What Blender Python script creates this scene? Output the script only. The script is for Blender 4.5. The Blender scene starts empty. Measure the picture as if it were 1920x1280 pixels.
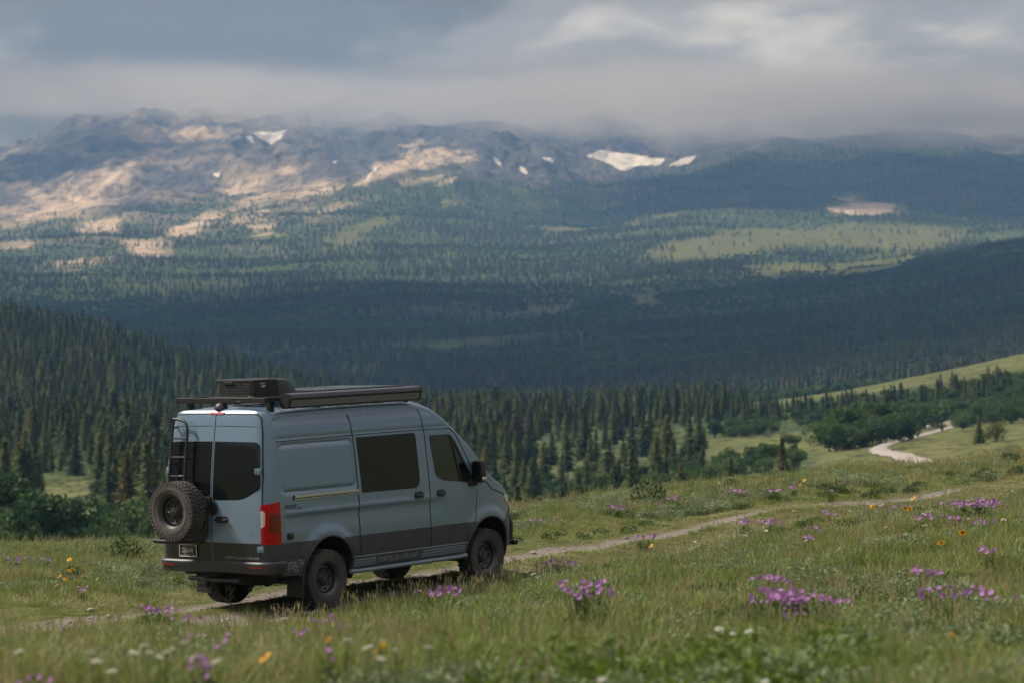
import bpy, bmesh, math, random
import numpy as np
from mathutils import Vector, Matrix, noise as mnoise

rng = np.random.default_rng(7)
random.seed(7)
scene = bpy.context.scene
COL = scene.collection
PI = math.pi

# ------------------------------------------------------------------ camera
FPX = 5200.0                                   # focal length in pixels of a 1920 px wide frame
cam_data = bpy.data.cameras.new('camera')
cam_data.sensor_width = 36.0
cam_data.lens = 36.0 * FPX / 1920.0
cam_data.clip_start = 0.5
cam_data.clip_end = 60000.0
cam_data.dof.use_dof = True
cam_data.dof.focus_distance = 38.5
cam_data.dof.aperture_fstop = 2.8
cam = bpy.data.objects.new('camera', cam_data)
COL.objects.link(cam)
cam.location = (0, 0, 0)
cam.rotation_euler = (PI / 2, 0, 0)            # level, looking along +Y
scene.camera = cam

# ------------------------------------------------------------------ world: daylight sky under a broken cloud deck
SUN_EL, SUN_AZ = math.radians(46), math.radians(-78)   # azimuth from +Y, negative to the left
world = bpy.data.worlds.new('World')
scene.world = world
world.use_nodes = True
wt = world.node_tree
wt.nodes.clear()
def wn(t, **k):
    n = wt.nodes.new(t)
    for a, b in k.items(): setattr(n, a, b)
    return n
w_out = wn('ShaderNodeOutputWorld')
w_bg = wn('ShaderNodeBackground')
w_bg.inputs['Strength'].default_value = 0.1
w_sky = wn('ShaderNodeTexSky')
w_sky.sky_type = 'NISHITA'
w_sky.sun_disc = False
w_sky.sun_elevation = SUN_EL
w_sky.sun_rotation = SUN_AZ
w_tc = wn('ShaderNodeTexCoord')
w_sep = wn('ShaderNodeSeparateXYZ')
wt.links.new(w_tc.outputs['Generated'], w_sep.inputs[0])
def wmath(op, a, b=None, clamp=False):
    n = wn('ShaderNodeMath', operation=op)
    n.use_clamp = clamp
    for i, v in enumerate((a, b)):
        if v is None: continue
        if isinstance(v, (int, float)): n.inputs[i].default_value = v
        else: wt.links.new(v, n.inputs[i])
    return n.outputs[0]
def wnoise(scale_xyz, loc, detail, rough, dist=0.0):
    m = wn('ShaderNodeMapping')
    m.inputs['Scale'].default_value = scale_xyz
    m.inputs['Location'].default_value = loc
    wt.links.new(w_tc.outputs['Generated'], m.inputs['Vector'])
    n = wn('ShaderNodeTexNoise')
    n.inputs['Scale'].default_value = 1.0
    n.inputs['Detail'].default_value = detail
    n.inputs['Roughness'].default_value = rough
    n.inputs['Distortion'].default_value = dist
    wt.links.new(m.outputs[0], n.inputs['Vector'])
    return n.outputs['Fac']
n_big = wnoise((5.0, 5.0, 17.0), (3.02, 0.4, 1.22), 3.0, 0.5, 0.35)
n_mid = wnoise((17.0, 17.0, 40.0), (1.25, 7.7, -3.5), 7.0, 0.60, 0.5)
n_sum = wmath('ADD', wmath('MULTIPLY', n_big, 0.62), wmath('MULTIPLY', n_mid, 0.38))
w_ramp = wn('ShaderNodeValToRGB')
w_ramp.color_ramp.interpolation = 'EASE'
CR = w_ramp.color_ramp
CR.elements[0].position = 0.43; CR.elements[0].color = (0.108, 0.086, 0.076, 1)
CR.elements[1].position = 0.67; CR.elements[1].color = (0.56, 0.555, 0.59, 1)
e = CR.elements.new(0.535); e.color = (0.256, 0.243, 0.254, 1)
wt.links.new(n_sum, w_ramp.inputs[0])
# overcast sky brightens towards the zenith (CIE overcast: (1 + 2 sin el) / 3, here relative to the horizon)
w_cie = wmath('ADD', 1.0, wmath('MULTIPLY', wmath('MAXIMUM', w_sep.outputs['Z'], 0.0), 4.4))
w_scl = wmath('MULTIPLY', w_cie, 2.0)
w_cl = wn('ShaderNodeVectorMath', operation='SCALE')
wt.links.new(w_ramp.outputs[0], w_cl.inputs[0]); wt.links.new(w_scl, w_cl.inputs['Scale'])
w_mix = wn('ShaderNodeMix', data_type='RGBA')
w_mix.inputs[0].default_value = 0.98
wt.links.new(w_sky.outputs[0], w_mix.inputs['A']); wt.links.new(w_cl.outputs[0], w_mix.inputs['B'])
wt.links.new(w_mix.outputs['Result'], w_bg.inputs['Color'])
wt.links.new(w_bg.outputs[0], w_out.inputs['Surface'])

# ------------------------------------------------------------------ sun (soft, through thin cloud)
sun_data = bpy.data.lights.new('sun', 'SUN')
sun_data.energy = 1.5
sun_data.angle = math.radians(10)
sun_data.color = (1.0, 0.95, 0.89)
sun = bpy.data.objects.new('sun', sun_data)
COL.objects.link(sun)
SUN_DIR = Vector((math.sin(SUN_AZ) * math.cos(SUN_EL), math.cos(SUN_AZ) * math.cos(SUN_EL), math.sin(SUN_EL)))
sun.rotation_euler = (-SUN_DIR).to_track_quat('-Z', 'Y').to_euler()

# ------------------------------------------------------------------ exposure and render settings
vs = scene.view_settings
vs.view_transform = 'Standard'
vs.look = 'None'
vs.exposure = 1.88
vs.gamma = 1.0
vs.use_curve_mapping = False
scene.cycles.volume_bounces = 3
scene.cycles.max_bounces = 8
scene.cycles.volume_step_rate = 0.7
scene.cycles.transparent_max_bounces = 12
scene.cycles.use_denoising = True

# ------------------------------------------------------------------ helpers
def pose(px, py, d):
    """world point seen at pixel (px, py) of the 1920 x 1280 photograph, d metres ahead"""
    return np.array([(px - 960.0) / FPX * d, d, (640.0 - py) / FPX * d])

class MB:
    """collects vertices and faces, then builds one mesh"""
    def __init__(self): self.v = []; self.f = []; self.m = []
    def add(self, vs, fs, mi=0):
        o = len(self.v)
        self.v += [tuple(p) for p in vs]
        self.f += [tuple(i + o for i in f) for f in fs]
        self.m += [mi] * len(fs)
    def box(self, c, s, rot=None, bevel=0.0, mi=0):
        hx, hy, hz = s[0] / 2, s[1] / 2, s[2] / 2
        b = min(bevel, hx * .9, hy * .9, hz * .9)
        if b <= 0:
            P = [(x, y, z) for x in (-hx, hx) for y in (-hy, hy) for z in (-hz, hz)]
            F = [(0, 1, 3, 2), (4, 6, 7, 5), (0, 4, 5, 1), (2, 3, 7, 6), (0, 2, 6, 4), (1, 5, 7, 3)]
        else:
            P = []; F = []
            bm = bmesh.new()
            bmesh.ops.create_cube(bm, size=1.0)
            for v in bm.verts: v.co = Vector((v.co.x * s[0], v.co.y * s[1], v.co.z * s[2]))
            bmesh.ops.bevel(bm, geom=bm.edges[:], offset=b, segments=2, affect='EDGES', profile=0.5)
            bm.verts.ensure_lookup_table()
            P = [tuple(v.co) for v in bm.verts]
            F = [tuple(v.index for v in f.verts) for f in bm.faces]
            bm.free()
        c = Vector(c)
        if rot is not None: P = [tuple(rot @ Vector(p)) for p in P]
        self.add([tuple(Vector(p) + c) for p in P], F, mi)
    def tube(self, pts, r, n=10, caps=True, mi=0):
        pts = [Vector(p) for p in pts]
        rs = r if isinstance(r, (list, tuple)) else [r] * len(pts)
        vs = []; fs = []
        up = Vector((0, 0, 1))
        prev = None
        for i, p in enumerate(pts):
            if i == 0: t = pts[1] - p
            elif i == len(pts) - 1: t = p - pts[i - 1]
            else: t = (pts[i + 1] - p).normalized() + (p - pts[i - 1]).normalized()
            t = t.normalized()
            if prev is None:
                a = t.cross(up)
                if a.length < 1e-3: a = t.cross(Vector((1, 0, 0)))
            else:
                a = prev - t * prev.dot(t)
            a = a.normalized(); prev = a
            b = t.cross(a)
            for k in range(n):
                th = 2 * PI * k / n
                vs.append(p + (a * math.cos(th) + b * math.sin(th)) * rs[i])
        for i in range(len(pts) - 1):
            for k in range(n):
                k2 = (k + 1) % n
                fs.append((i * n + k, i * n + k2, (i + 1) * n + k2, (i + 1) * n + k))
        if caps:
            fs.append(tuple(reversed(range(n))))
            fs.append(tuple((len(pts) - 1) * n + k for k in range(n)))
        self.add([tuple(v) for v in vs], fs, mi)
    def lathe(self, prof, n=32, mat=None, mi=0, closed=False):
        """profile (radius, height) turned about local Z"""
        vs = []; fs = []
        m = len(prof)
        for k in range(n):
            th = 2 * PI * k / n
            for r, h in prof: vs.append(Vector((r * math.cos(th), r * math.sin(th), h)))
        for k in range(n):
            k2 = (k + 1) % n
            for i in range(m if closed else m - 1):
                j = (i + 1) % m
                fs.append((k * m + i, k2 * m + i, k2 * m + j, k * m + j))
        if mat is not None: vs = [mat @ v for v in vs]
        self.add([tuple(v) for v in vs], fs, mi)
    def prism(self, poly, z0, z1, mat=None, mi=0):
        """2-D polygon extruded along local Z"""
        n = len(poly)
        vs = [Vector((x, y, z0)) for x, y in poly] + [Vector((x, y, z1)) for x, y in poly]
        fs = [tuple(reversed(range(n))), tuple(range(n, 2 * n))]
        fs += [(i, (i + 1) % n, n + (i + 1) % n, n + i) for i in range(n)]
        if mat is not None: vs = [mat @ v for v in vs]
        self.add([tuple(v) for v in vs], fs, mi)
    def mesh(self, name, smooth=None):
        me = bpy.data.meshes.new(name)
        me.from_pydata(self.v, [], self.f)
        me.validate()
        bm = bmesh.new(); bm.from_mesh(me)
        bmesh.ops.recalc_face_normals(bm, faces=bm.faces[:])
        if smooth is not None:
            for f in bm.faces: f.smooth = True
            for e in bm.edges:
                if len(e.link_faces) == 2 and e.calc_face_angle(0) > smooth: e.smooth = False
        bm.to_mesh(me); bm.free()
        return me
    def build(self, name, mat, parent=None, smooth=None):
        return obj(name, self.mesh(name, smooth), mat, parent)

def obj(name, me, mat=None, parent=None):
    o = bpy.data.objects.new(name, me)
    COL.objects.link(o)
    if mat is not None and len(me.materials) == 0: me.materials.append(mat)
    if parent is not None: o.parent = parent
    return o
def empty(name, loc=(0, 0, 0), rz=0.0, parent=None):
    o = bpy.data.objects.new(name, None)
    COL.objects.link(o)
    o.location = loc; o.rotation_euler = (0, 0, rz)
    o.empty_display_size = 0.2
    if parent is not None: o.parent = parent
    return o
def tag(o, label=None, cat=None, group=None, kind=None):
    if label: o['label'] = label
    if cat: o['category'] = cat
    if group: o['group'] = group
    if kind: o['kind'] = kind
    return o

# ------------------------------------------------------------------ materials
class NT:
    def __init__(self, name):
        self.mat = bpy.data.materials.new(name)
        self.mat.use_nodes = True
        self.t = self.mat.node_tree
        self.t.nodes.clear()
        self.out = self.t.nodes.new('ShaderNodeOutputMaterial')
    def n(self, t, ins=None, **k):
        nd = self.t.nodes.new(t)
        for a, b in k.items(): setattr(nd, a, b)
        for a, b in (ins or {}).items(): self.set(nd.inputs[a], b)
        return nd
    def set(self, sock, v):
        if isinstance(v, bpy.types.NodeSocket): self.t.links.new(v, sock)
        else:
            if isinstance(v, (tuple, list)) and len(v) == 3 and sock.type == 'RGBA': v = (*v, 1)
            sock.default_value = v
    def math(self, op, a, b=0.0, clamp=False):
        nd = self.n('ShaderNodeMath', {0: a, 1: b}, operation=op); nd.use_clamp = clamp
        return nd.outputs[0]
    def mix(self, f, a, b, mode='MIX'):
        nd = self.n('ShaderNodeMix', data_type='RGBA', blend_type=mode)
        self.set(nd.inputs[0], f); self.set(nd.inputs['A'], a); self.set(nd.inputs['B'], b)
        return nd.outputs['Result']
    def noise(self, scale, detail=3.0, rough=0.5, vec=None, dist=0.0, mapscale=None, w=None):
        if vec is None: vec = self.n('ShaderNodeTexCoord').outputs['Object']
        if mapscale is not None:
            vec = self.n('ShaderNodeMapping', {'Vector': vec, 'Scale': mapscale}).outputs[0]
        return self.n('ShaderNodeTexNoise', {'Vector': vec, 'Scale': scale, 'Detail': detail, 'Roughness': rough, 'Distortion': dist}).outputs['Fac']
    def ramp(self, fac, stops, interp='LINEAR'):
        nd = self.n('ShaderNodeValToRGB', {0: fac})
        cr = nd.color_ramp; cr.interpolation = interp
        while len(cr.elements) > 1: cr.elements.remove(cr.elements[-1])
        for i, (p, c) in enumerate(stops):
            el = cr.elements[0] if i == 0 else cr.elements.new(p)
            el.position = p
            el.color = (*c, 1) if len(c) == 3 else c
        return nd.outputs[0]
    def rng(self, v, a, b, c=0.0, d=1.0):
        nd = self.n('ShaderNodeMapRange', {0: v, 1: a, 2: b, 3: c, 4: d}); nd.clamp = True
        return nd.outputs[0]
    def attr(self, name): return self.n('ShaderNodeAttribute', attribute_name=name)
    def pos(self): return self.n('ShaderNodeNewGeometry').outputs['Position']
    def bump(self, h, strength=0.3, dist=0.01):
        return self.n('ShaderNodeBump', {'Height': h, 'Strength': strength, 'Distance': dist}).outputs[0]
    def bsdf(self, **k):
        nd = self.n('ShaderNodeBsdfPrincipled')
        for a, b in k.items(): self.set(nd.inputs[a.replace('_', ' ')], b)
        return nd
    def done(self, shader, vol=None):
        if shader is not None: self.t.links.new(shader, self.out.inputs['Surface'])
        if vol is not None: self.t.links.new(vol, self.out.inputs['Volume'])
        return self.mat

def mat_simple(name, col, rough=0.5, metal=0.0, coat=0.0, bump=0.0, bscale=60.0, dirt=0.0, spec=0.5):
    t = NT(name)
    c = (*col, 1)
    if dirt > 0:
        nz = t.noise(3.0, 5, 0.6)
        c = t.mix(t.rng(nz, 0.42, 0.75, 0, dirt), c, (0.135, 0.120, 0.102, 1))
    else:
        nz = t.noise(6.0, 3, 0.5)
        c = t.mix(t.rng(nz, 0.3, 0.7, 0, 0.12), c, tuple(min(1, x * 0.7) for x in col) + (1,))
    b = t.bsdf(Base_Color=c, Roughness=rough, Metallic=metal, Coat_Weight=coat, Specular_IOR_Level=spec)
    b.inputs['Coat Roughness'].default_value = 0.04
    if bump > 0: t.set(b.inputs['Normal'], t.bump(t.noise(bscale, 3), bump, 0.004))
    return t.done(b.outputs[0])
# ================================================================== terrain: one sheet, in rings out to the horizon
VAN_POSE = Matrix.Translation((-3.336, 39.02, -3.70)) @ (Matrix.Rotation(math.radians(53.41), 4, 'Z') @ Matrix.Rotation(math.radians(-1.40), 4, 'Y') @ Matrix.Rotation(math.radians(-0.80), 4, 'X'))
def van_pt(x, y, z=0.0): return np.array(VAN_POSE @ Vector((x, y, z)))

# survey points: (bearing in photo columns, photo row, metres ahead)
CP = []
def cp(px, py, d): CP.append(pose(px, py, d))
def cz(px, z, d): CP.append(np.array([(px - 960.) / FPX * d, d, z]))
for px in (-400, 200, 960, 1700, 2300):
    cz(px, -1.66, 3.5); cz(px, -1.72, 8)
for px in (-200, 500, 960, 1500, 2100): cp(px, 1292, 14.2)
for px, py, d in ((-200, 1262, 21), (300, 1254, 21), (960, 1216, 20), (1500, 1190, 19.5), (2100, 1180, 19.5),
                  (200, 1226, 28), (700, 1196, 28), (1100, 1160, 28), (1500, 1122, 27), (2000, 1088, 27),
                  (1000, 1110, 36), (1300, 1072, 36), (1700, 1020, 38), (2100, 978, 38)): cp(px, py, d)
for x in np.linspace(-9, 8, 9):
    for y in (-1.5, -.86, .86, 1.6): CP.append(van_pt(x, y, 0.0 if x < 5 else .012 * (x - 5) ** 1.2))
for px, py, d in ((1360, 1000, 47.3), (1640, 955, 51.5), (1920, 915, 56), (2200, 890, 59),
                  (-300, 1062, 50), (0, 1052, 50), (250, 1046, 50), (500, 1030, 50),
                  (-300, 1048, 58), (0, 1044, 57), (250, 1038, 56), (500, 1020, 56), (760, 990, 56), (960, 962, 57), (1200, 930, 60), (1400, 908, 63), (1600, 890, 67), (1920, 862, 72), (2200, 845, 74)): cp(px, py, d)
for px, z, d in ((-400, -8.5, 80), (200, -8.5, 80), (960, -8.5, 84), (1500, -8.0, 92), (1920, -7.5, 100), (2300, -7, 100),
                 (-400, -14, 125), (400, -14, 125), (960, -14, 125), (1500, -12, 130), (2000, -10.5, 140), (2400, -9.5, 140),
                 (-400, -20, 220), (400, -21, 220), (960, -21, 220), (1500, -17, 220), (1920, -11.5, 220), (2300, -11, 220),
                 (-400, -23, 360), (200, -23, 360), (700, -24, 360), (1100, -24, 380), (1450, -18, 380), (1700, -14.6, 380), (1920, -12.6, 340), (2300, -10, 340),
                 (-400, -20, 600), (200, -23, 600), (700, -24, 620), (1100, -23, 620), (1450, -20.5, 600), (1780, -17.2, 600), (1920, -15, 560), (2300, -9, 600),
                 (-400, -10, 850), (0, -16, 850), (400, -23, 850), (900, -25, 900), (1250, -22, 900), (1480, -18.5, 900), (1700, -12.2, 930), (1920, -4.2, 960), (2300, 8, 960),
                 (-400, 30, 1250), (0, 9, 1250), (150, 3, 1250), (300, -6, 1250), (450, -14, 1250), (600, -25, 1250), (960, -30, 1200), (1300, -28, 1200), (1600, -22, 1200), (1920, -14, 1200), (2300, 4, 1200),
                 (-400, 25, 1600), (0, -20, 1600), (300, -35, 1600), (600, -38, 1600), (960, -32, 1600), (1300, -24, 1600), (1600, -12, 1600), (1920, 0, 1600), (2300, 20, 1600)): cz(px, z, d)
for px, py, d in ((-400, 600, 2300), (0, 660, 2300), (500, 668, 2300), (960, 660, 2300), (1400, 640, 2200), (1700, 612, 2200), (1920, 585, 2200), (2300, 560, 2200),
                  (-400, 540, 3200), (0, 595, 3200), (500, 600, 3200), (960, 600, 3200), (1400, 565, 3200), (1700, 530, 3100), (1920, 492, 3100), (2300, 450, 3100),
                  (-400, 500, 4200), (0, 535, 4200), (500, 535, 4200), (960, 535, 4200), (1300, 505, 4300), (1600, 500, 4300), (1920, 470, 4100), (2300, 430, 4200),
                  (-400, 470, 5200), (0, 480, 5200), (500, 472, 5200), (960, 475, 5200), (1300, 455, 5100), (1600, 452, 5100), (1920, 448, 5000), (2300, 420, 5000),
                  (1300, 425, 5500), (1600, 418, 5500), (1920, 428, 5500),
                  (-400, 400, 6500), (0, 410, 6500), (300, 400, 6500), (600, 385, 6500), (900, 385, 6500), (1200, 395, 6500), (1600, 380, 6500), (1920, 385, 6500), (2300, 350, 6500),
                  (-400, 330, 7800), (0, 345, 7800), (300, 330, 7800), (600, 325, 7800), (760, 305, 7800), (880, 312, 7600), (1050, 345, 7800), (1200, 350, 8000), (1350, 315, 7800), (1600, 300, 7600), (1920, 300, 7800), (2300, 280, 7800),
                  (-400, 290, 9000), (0, 292, 9000), (150, 250, 9000), (270, 210, 9000), (400, 232, 9000), (600, 246, 9000), (800, 246, 9000), (1000, 255, 9000), (1200, 285, 9200), (1400, 250, 9000), (1700, 235, 9000), (1920, 240, 9000), (2300, 220, 9000),
                  (-400, 315, 9700), (0, 300, 9700), (150, 266, 9700), (270, 232, 9700), (500, 228, 9900), (800, 230, 9900), (1100, 238, 9900), (1400, 228, 9900), (1920, 220, 9900), (2300, 220, 9900),
                  (-400, 400, 12500), (300, 330, 12500), (960, 260, 12500), (1600, 260, 12500), (2300, 260, 12500)): cp(px, py, d)
CP = np.array(CP)
def warp(x, y):
    d = np.hypot(x, y); a = np.arctan2(x, y)
    return np.stack([a * 9.0, np.log(d) * 1.55], -1), d
UV, D_ = warp(CP[:, 0], CP[:, 1])
T_ = CP[:, 2] / D_
def tps(r): return np.where(r > 1e-9, r * r * np.log(np.maximum(r, 1e-9)), 0.0)
n_ = len(UV)
K_ = tps(np.linalg.norm(UV[:, None] - UV[None], axis=2)) + 2e-4 * np.eye(n_)
P_ = np.hstack([np.ones((n_, 1)), UV])
A_ = np.block([[K_, P_], [P_.T, np.zeros((3, 3))]])
SOL = np.linalg.solve(A_, np.concatenate([T_, np.zeros(3)]))

# smooth lattice noise for landforms (world metres)
class Lattice:
    def __init__(self, seed): self.g = np.random.default_rng(seed).random((256, 256))
    def __call__(self, x, y):
        xi = np.floor(x).astype(int); yi = np.floor(y).astype(int)
        fx = x - xi; fy = y - yi
        fx = fx * fx * fx * (fx * (fx * 6 - 15) + 10); fy = fy * fy * fy * (fy * (fy * 6 - 15) + 10)
        g = self.g
        a = g[xi % 256, yi % 256]; b = g[(xi + 1) % 256, yi % 256]; c = g[xi % 256, (yi + 1) % 256]; d = g[(xi + 1) % 256, (yi + 1) % 256]
        return (a * (1 - fx) + b * fx) * (1 - fy) + (c * (1 - fx) + d * fx) * fy
LN = [Lattice(s) for s in (11, 12, 13, 14, 15, 16)]
def fbm(x, y, scale, octs=4, k=0, gain=.5, rot=.6):
    s = np.zeros_like(x, dtype=float); a = 1.0; tot = 0.0
    u = x / scale; v = y / scale
    for o in range(octs):
        s += a * (LN[(k + o) % 6](u + 31.7 * o + k * 5.1, v + 17.3 * o) - .5); tot += a
        a *= gain
        u, v = (u * math.cos(rot) - v * math.sin(rot)) * 2.03, (u * math.sin(rot) + v * math.cos(rot)) * 2.03
    return s / tot
def ridged(x, y, scale, octs=4, k=0):
    s = np.zeros_like(x, dtype=float); a = 1.0; tot = 0.0
    u = x / scale; v = y / scale
    for o in range(octs):
        s += a * (1 - np.abs(2 * LN[(k + o) % 6](u + 11.1 * o, v + 5.7 * o) - 1)); tot += a
        a *= .5
        u, v = (u * .8 - v * .6) * 2.1, (u * .6 + v * .8) * 2.1
    return s / tot - .5
def smooth(a, b, x):
    t = np.clip((x - a) / (b - a), 0, 1)
    return t * t * (3 - 2 * t)
# wheel ruts of the two-track in the van's own frame, bending gently beyond it
VINV = np.array(VAN_POSE.inverted())
def van_frame(x, y):
    z = np.full_like(x, -3.6)
    q = np.stack([x, y, z, np.ones_like(x)], 0)
    return VINV[0] @ q.reshape(4, -1), VINV[1] @ q.reshape(4, -1)
def track_axis(xv):
    return np.where(xv > 4, -.0022 * (xv - 4) ** 2, 0) + np.where(xv < -2, .010 * (xv + 2) ** 2, 0)
def ruts(x, y):
    """distance to the nearer wheel rut, in metres"""
    shp = x.shape
    xv, yv = van_frame(x, y)
    yv = yv - track_axis(xv) + .12 * np.sin(xv * .7) * 0
    return (np.minimum(np.abs(yv - .87), np.abs(yv + .87))).reshape(shp), yv.reshape(shp), xv.reshape(shp)

def height(x, y):
    x = np.asarray(x, float); y = np.asarray(y, float)
    shp = x.shape
    x = x.ravel(); y = y.ravel()
    uv, d = warp(x, y)
    az = np.arctan2(x, y)
    azc = np.clip(az, -.30, .30)
    q = np.stack([azc * 9.0, np.log(np.maximum(d, 3.0)) * 1.55], -1)
    out = np.empty(len(x))
    for i in range(0, len(x), 20000):
        r = np.linalg.norm(q[i:i + 20000, None] - UV[None], axis=2)
        out[i:i + 20000] = tps(r) @ SOL[:n_] + SOL[n_] + q[i:i + 20000] @ SOL[n_ + 1:]
    # the country behind and beside the camera: rolling ground, then wooded hills
    dd = np.maximum(d, 3.0)
    gen = (-1.7 * np.exp(-dd / 400.) - 4 * (1 - np.exp(-dd / 60.)) + 420 * smooth(500, 3200, dd) + 500 * smooth(3000, 9000, dd)) / dd
    wgt = smooth(.36, .75, np.abs(az))
    t = out * (1 - wgt) + gen * wgt
    z = t * d
    # hillocks, ridges and gullies
    z += fbm(x, y, 2.6, 3, 0) * .22 * smooth(6, 14, d) * (1 - smooth(60, 120, d))
    z += fbm(x, y, 9.0, 2, 1) * .20 * smooth(8, 20, d) * (1 - smooth(90, 200, d)) * smooth(3.0, 7, np.abs(ruts(x, y)[1]))
    z += fbm(x, y, 90, 3, 2) * 2.0 * smooth(130, 320, d) * (1 - smooth(500, 700, d)) * smooth(6, 45, road_dist(x, y))
    z += fbm(x, y, 160, 4, 2) * 12.0 * smooth(1300, 2200, d)
    z += fbm(x, y, 420, 4, 3) * 44.0 * smooth(1800, 3600, d)
    mt = smooth(5600, 7600, d) * (1 - .62 * smooth(.03, .09, az))
    z += ridged(x * 1.25, y * .5, 900, 5, 1) * 190.0 * mt
    z += ridged(x * 1.3, y * .55, 300, 4, 2) * 85.0 * mt
    z += fbm(x, y, 75, 4, 4) * 14 * mt
    rd, yv, xv = ruts(x, y)
    near = (1 - smooth(70, 85, d))
    z -= .055 * np.exp(-(rd / .26) ** 2) * near
    z += .05 * np.exp(-(yv / .35) ** 2) * near
    return z.reshape(shp)
def H1(x, y): return float(height(np.array([x]), np.array([y]))[0])
def to_px(x, y, z): return 960 + FPX * x / y, 640 - FPX * z / y

# gravel road across the valley floor (bearing column, metres ahead)
ROAD = [(1770, 285), (1700, 345), (1655, 378), (1648, 402), (1672, 432), (1715, 480), (1765, 535), (1790, 562), (1782, 590), (1768, 612)]
ROADXY = np.array([((p - 960) / FPX * d, d) for p, d in ROAD])
def catmull(P, k=14):
    out = []
    for i in range(len(P) - 1):
        p0 = P[max(i - 1, 0)]; p1 = P[i]; p2 = P[i + 1]; p3 = P[min(i + 2, len(P) - 1)]
        for t in np.linspace(0, 1, k, endpoint=False):
            out.append(.5 * ((2 * p1) + (p2 - p0) * t + (2 * p0 - 5 * p1 + 4 * p2 - p3) * t * t + (3 * p1 - p0 - 3 * p2 + p3) * t ** 3))
    out.append(P[-1])
    return np.array(out)
ROADC = catmull(ROADXY)
def road_dist(x, y):
    s = x.shape; q = np.stack([x.ravel(), y.ravel()], -1)
    out = np.full(len(q), 1e9)
    near = (q[:, 1] > 240) & (q[:, 1] < 760) & (q[:, 0] > 20) & (q[:, 0] < 160)
    if near.any(): out[near] = np.min(np.linalg.norm(q[near][:, None] - ROADC[None], axis=2), axis=1)
    return out.reshape(s)

# ---- ground cover by place (0..1): meadow openings, scree, snow, all as shapes on the map
def poly_mask(px, py, poly, soft):
    """signed-distance style mask of a polygon (photo bearings / rows of the mapped patch), soft edge in pixels"""
    P = np.array(poly, float); n = len(P)
    inside = np.zeros(px.shape, bool); dist = np.full(px.shape, 1e9)
    j = n - 1
    for i in range(n):
        xi, yi = P[i]; xj, yj = P[j]
        c = ((yi > py) != (yj > py)) & (px < (xj - xi) * (py - yi) / (yj - yi + 1e-12) + xi)
        inside ^= c
        dx, dy = xj - xi, yj - yi
        t = np.clip(((px - xi) * dx + (py - yi) * dy) / (dx * dx + dy * dy + 1e-9), 0, 1)
        dist = np.minimum(dist, np.hypot(px - xi - t * dx, py - yi - t * dy))
        j = i
    sd = np.where(inside, dist, -dist)
    return smooth(-soft, soft, sd)
MEADOWS = [  # grassy openings in the forest
    ([(1195, 485), (1290, 445), (1420, 428), (1560, 417), (1700, 418), (1830, 424), (1800, 445), (1740, 470), (1560, 468), (1400, 478), (1290, 492)], 7),
    ([(1380, 505), (1480, 490), (1560, 492), (1700, 478), (1720, 492), (1640, 510), (1500, 520), (1420, 520)], 9),
    ([(1540, 378), (1600, 368), (1680, 380), (1700, 398), (1640, 402), (1560, 398)], 6),
    ([(1160, 412), (1230, 400), (1290, 398), (1270, 408), (1190, 420)], 4),
    ([(1180, 560), (1240, 555), (1235, 575), (1190, 575)], 6),
    ([(620, 695), (680, 690), (730, 686), (700, 702), (640, 706)], 4),
    ([(1020, 432), (1090, 422), (1080, 434), (1030, 442)], 4),
    ([(600, 455), (660, 430), (730, 405), (760, 412), (690, 450), (620, 470)], 10),
    ([(820, 378), (870, 372), (866, 384), (826, 388)], 4),
    ([(240, 590), (300, 585), (300, 600), (240, 602)], 7),
    ([(980, 580), (1080, 572), (1070, 590), (990, 596)], 8),
    ([(1850, 442), (1930, 436), (1930, 446), (1860, 450)], 4),
    ([(1600, 502), (1700, 492), (1680, 512), (1590, 516)], 6),
]
SCREE = [  # bare tan rock and scree
    ([(325, 258), (352, 240), (425, 234), (418, 256), (345, 264)], 10),
    ([(-60, 430), (0, 400), (120, 345), (200, 318), (320, 285), (330, 300), (250, 350), (200, 385), (110, 410), (0, 425)], 26),
    ([(405, 365), (450, 338), (520, 318), (600, 300), (560, 330), (480, 360), (430, 372)], 10),
    ([(665, 348), (720, 305), (760, 285), (850, 275), (900, 288), (840, 312), (760, 325), (690, 350)], 12),
    ([(300, 450), (330, 425), (400, 402), (420, 408), (360, 440), (310, 455)], 7),
    ([(240, 455), (330, 458), (320, 478), (245, 480)], 7),
    ([(145, 425), (230, 410), (220, 440), (150, 440)], 12),
    ([(420, 390), (520, 355), (600, 342), (640, 350), (540, 385), (440, 410)], 22),
    ([(740, 330), (800, 325), (850, 338), (800, 350), (745, 348)], 12),
    ([(80, 495), (150, 480), (220, 490), (150, 505)], 14),
    ([(0, 460), (60, 445), (60, 465), (0, 475)], 14),
    ([(1545, 382), (1600, 374), (1665, 378), (1672, 394), (1640, 402), (1590, 396)], 3),
    ([(560, 395), (640, 370), (700, 372), (620, 400)], 18),
    ([(470, 430), (510, 425), (505, 440), (470, 442)], 6),
]
SNOW = [
    ([(476, 250), (500, 246), (514, 248), (542, 240), (530, 262), (508, 272), (488, 262)], 3),
    ([(456, 257), (472, 255), (474, 270), (468, 268)], 2),
    ([(402, 326), (414, 325), (414, 333), (404, 333)], 1.5),
    ([(1095, 292), (1130, 282), (1180, 290), (1245, 300), (1236, 312), (1200, 312), (1172, 324), (1150, 312), (1118, 298)], 2.5),
    ([(1250, 312), (1275, 298), (1302, 294), (1290, 308), (1268, 314)], 2.5),
    ([(1020, 296), (1038, 294), (1034, 306)], 2), ([(920, 292), (935, 300), (940, 314), (926, 304)], 2.5), ([(966, 306), (984, 314), (1000, 330), (984, 324)], 2.5),
    ([(620, 303), (630, 302), (628, 308)], 1.5), ([(700, 318), (710, 312), (690, 338), (682, 342)], 2),
]

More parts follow.
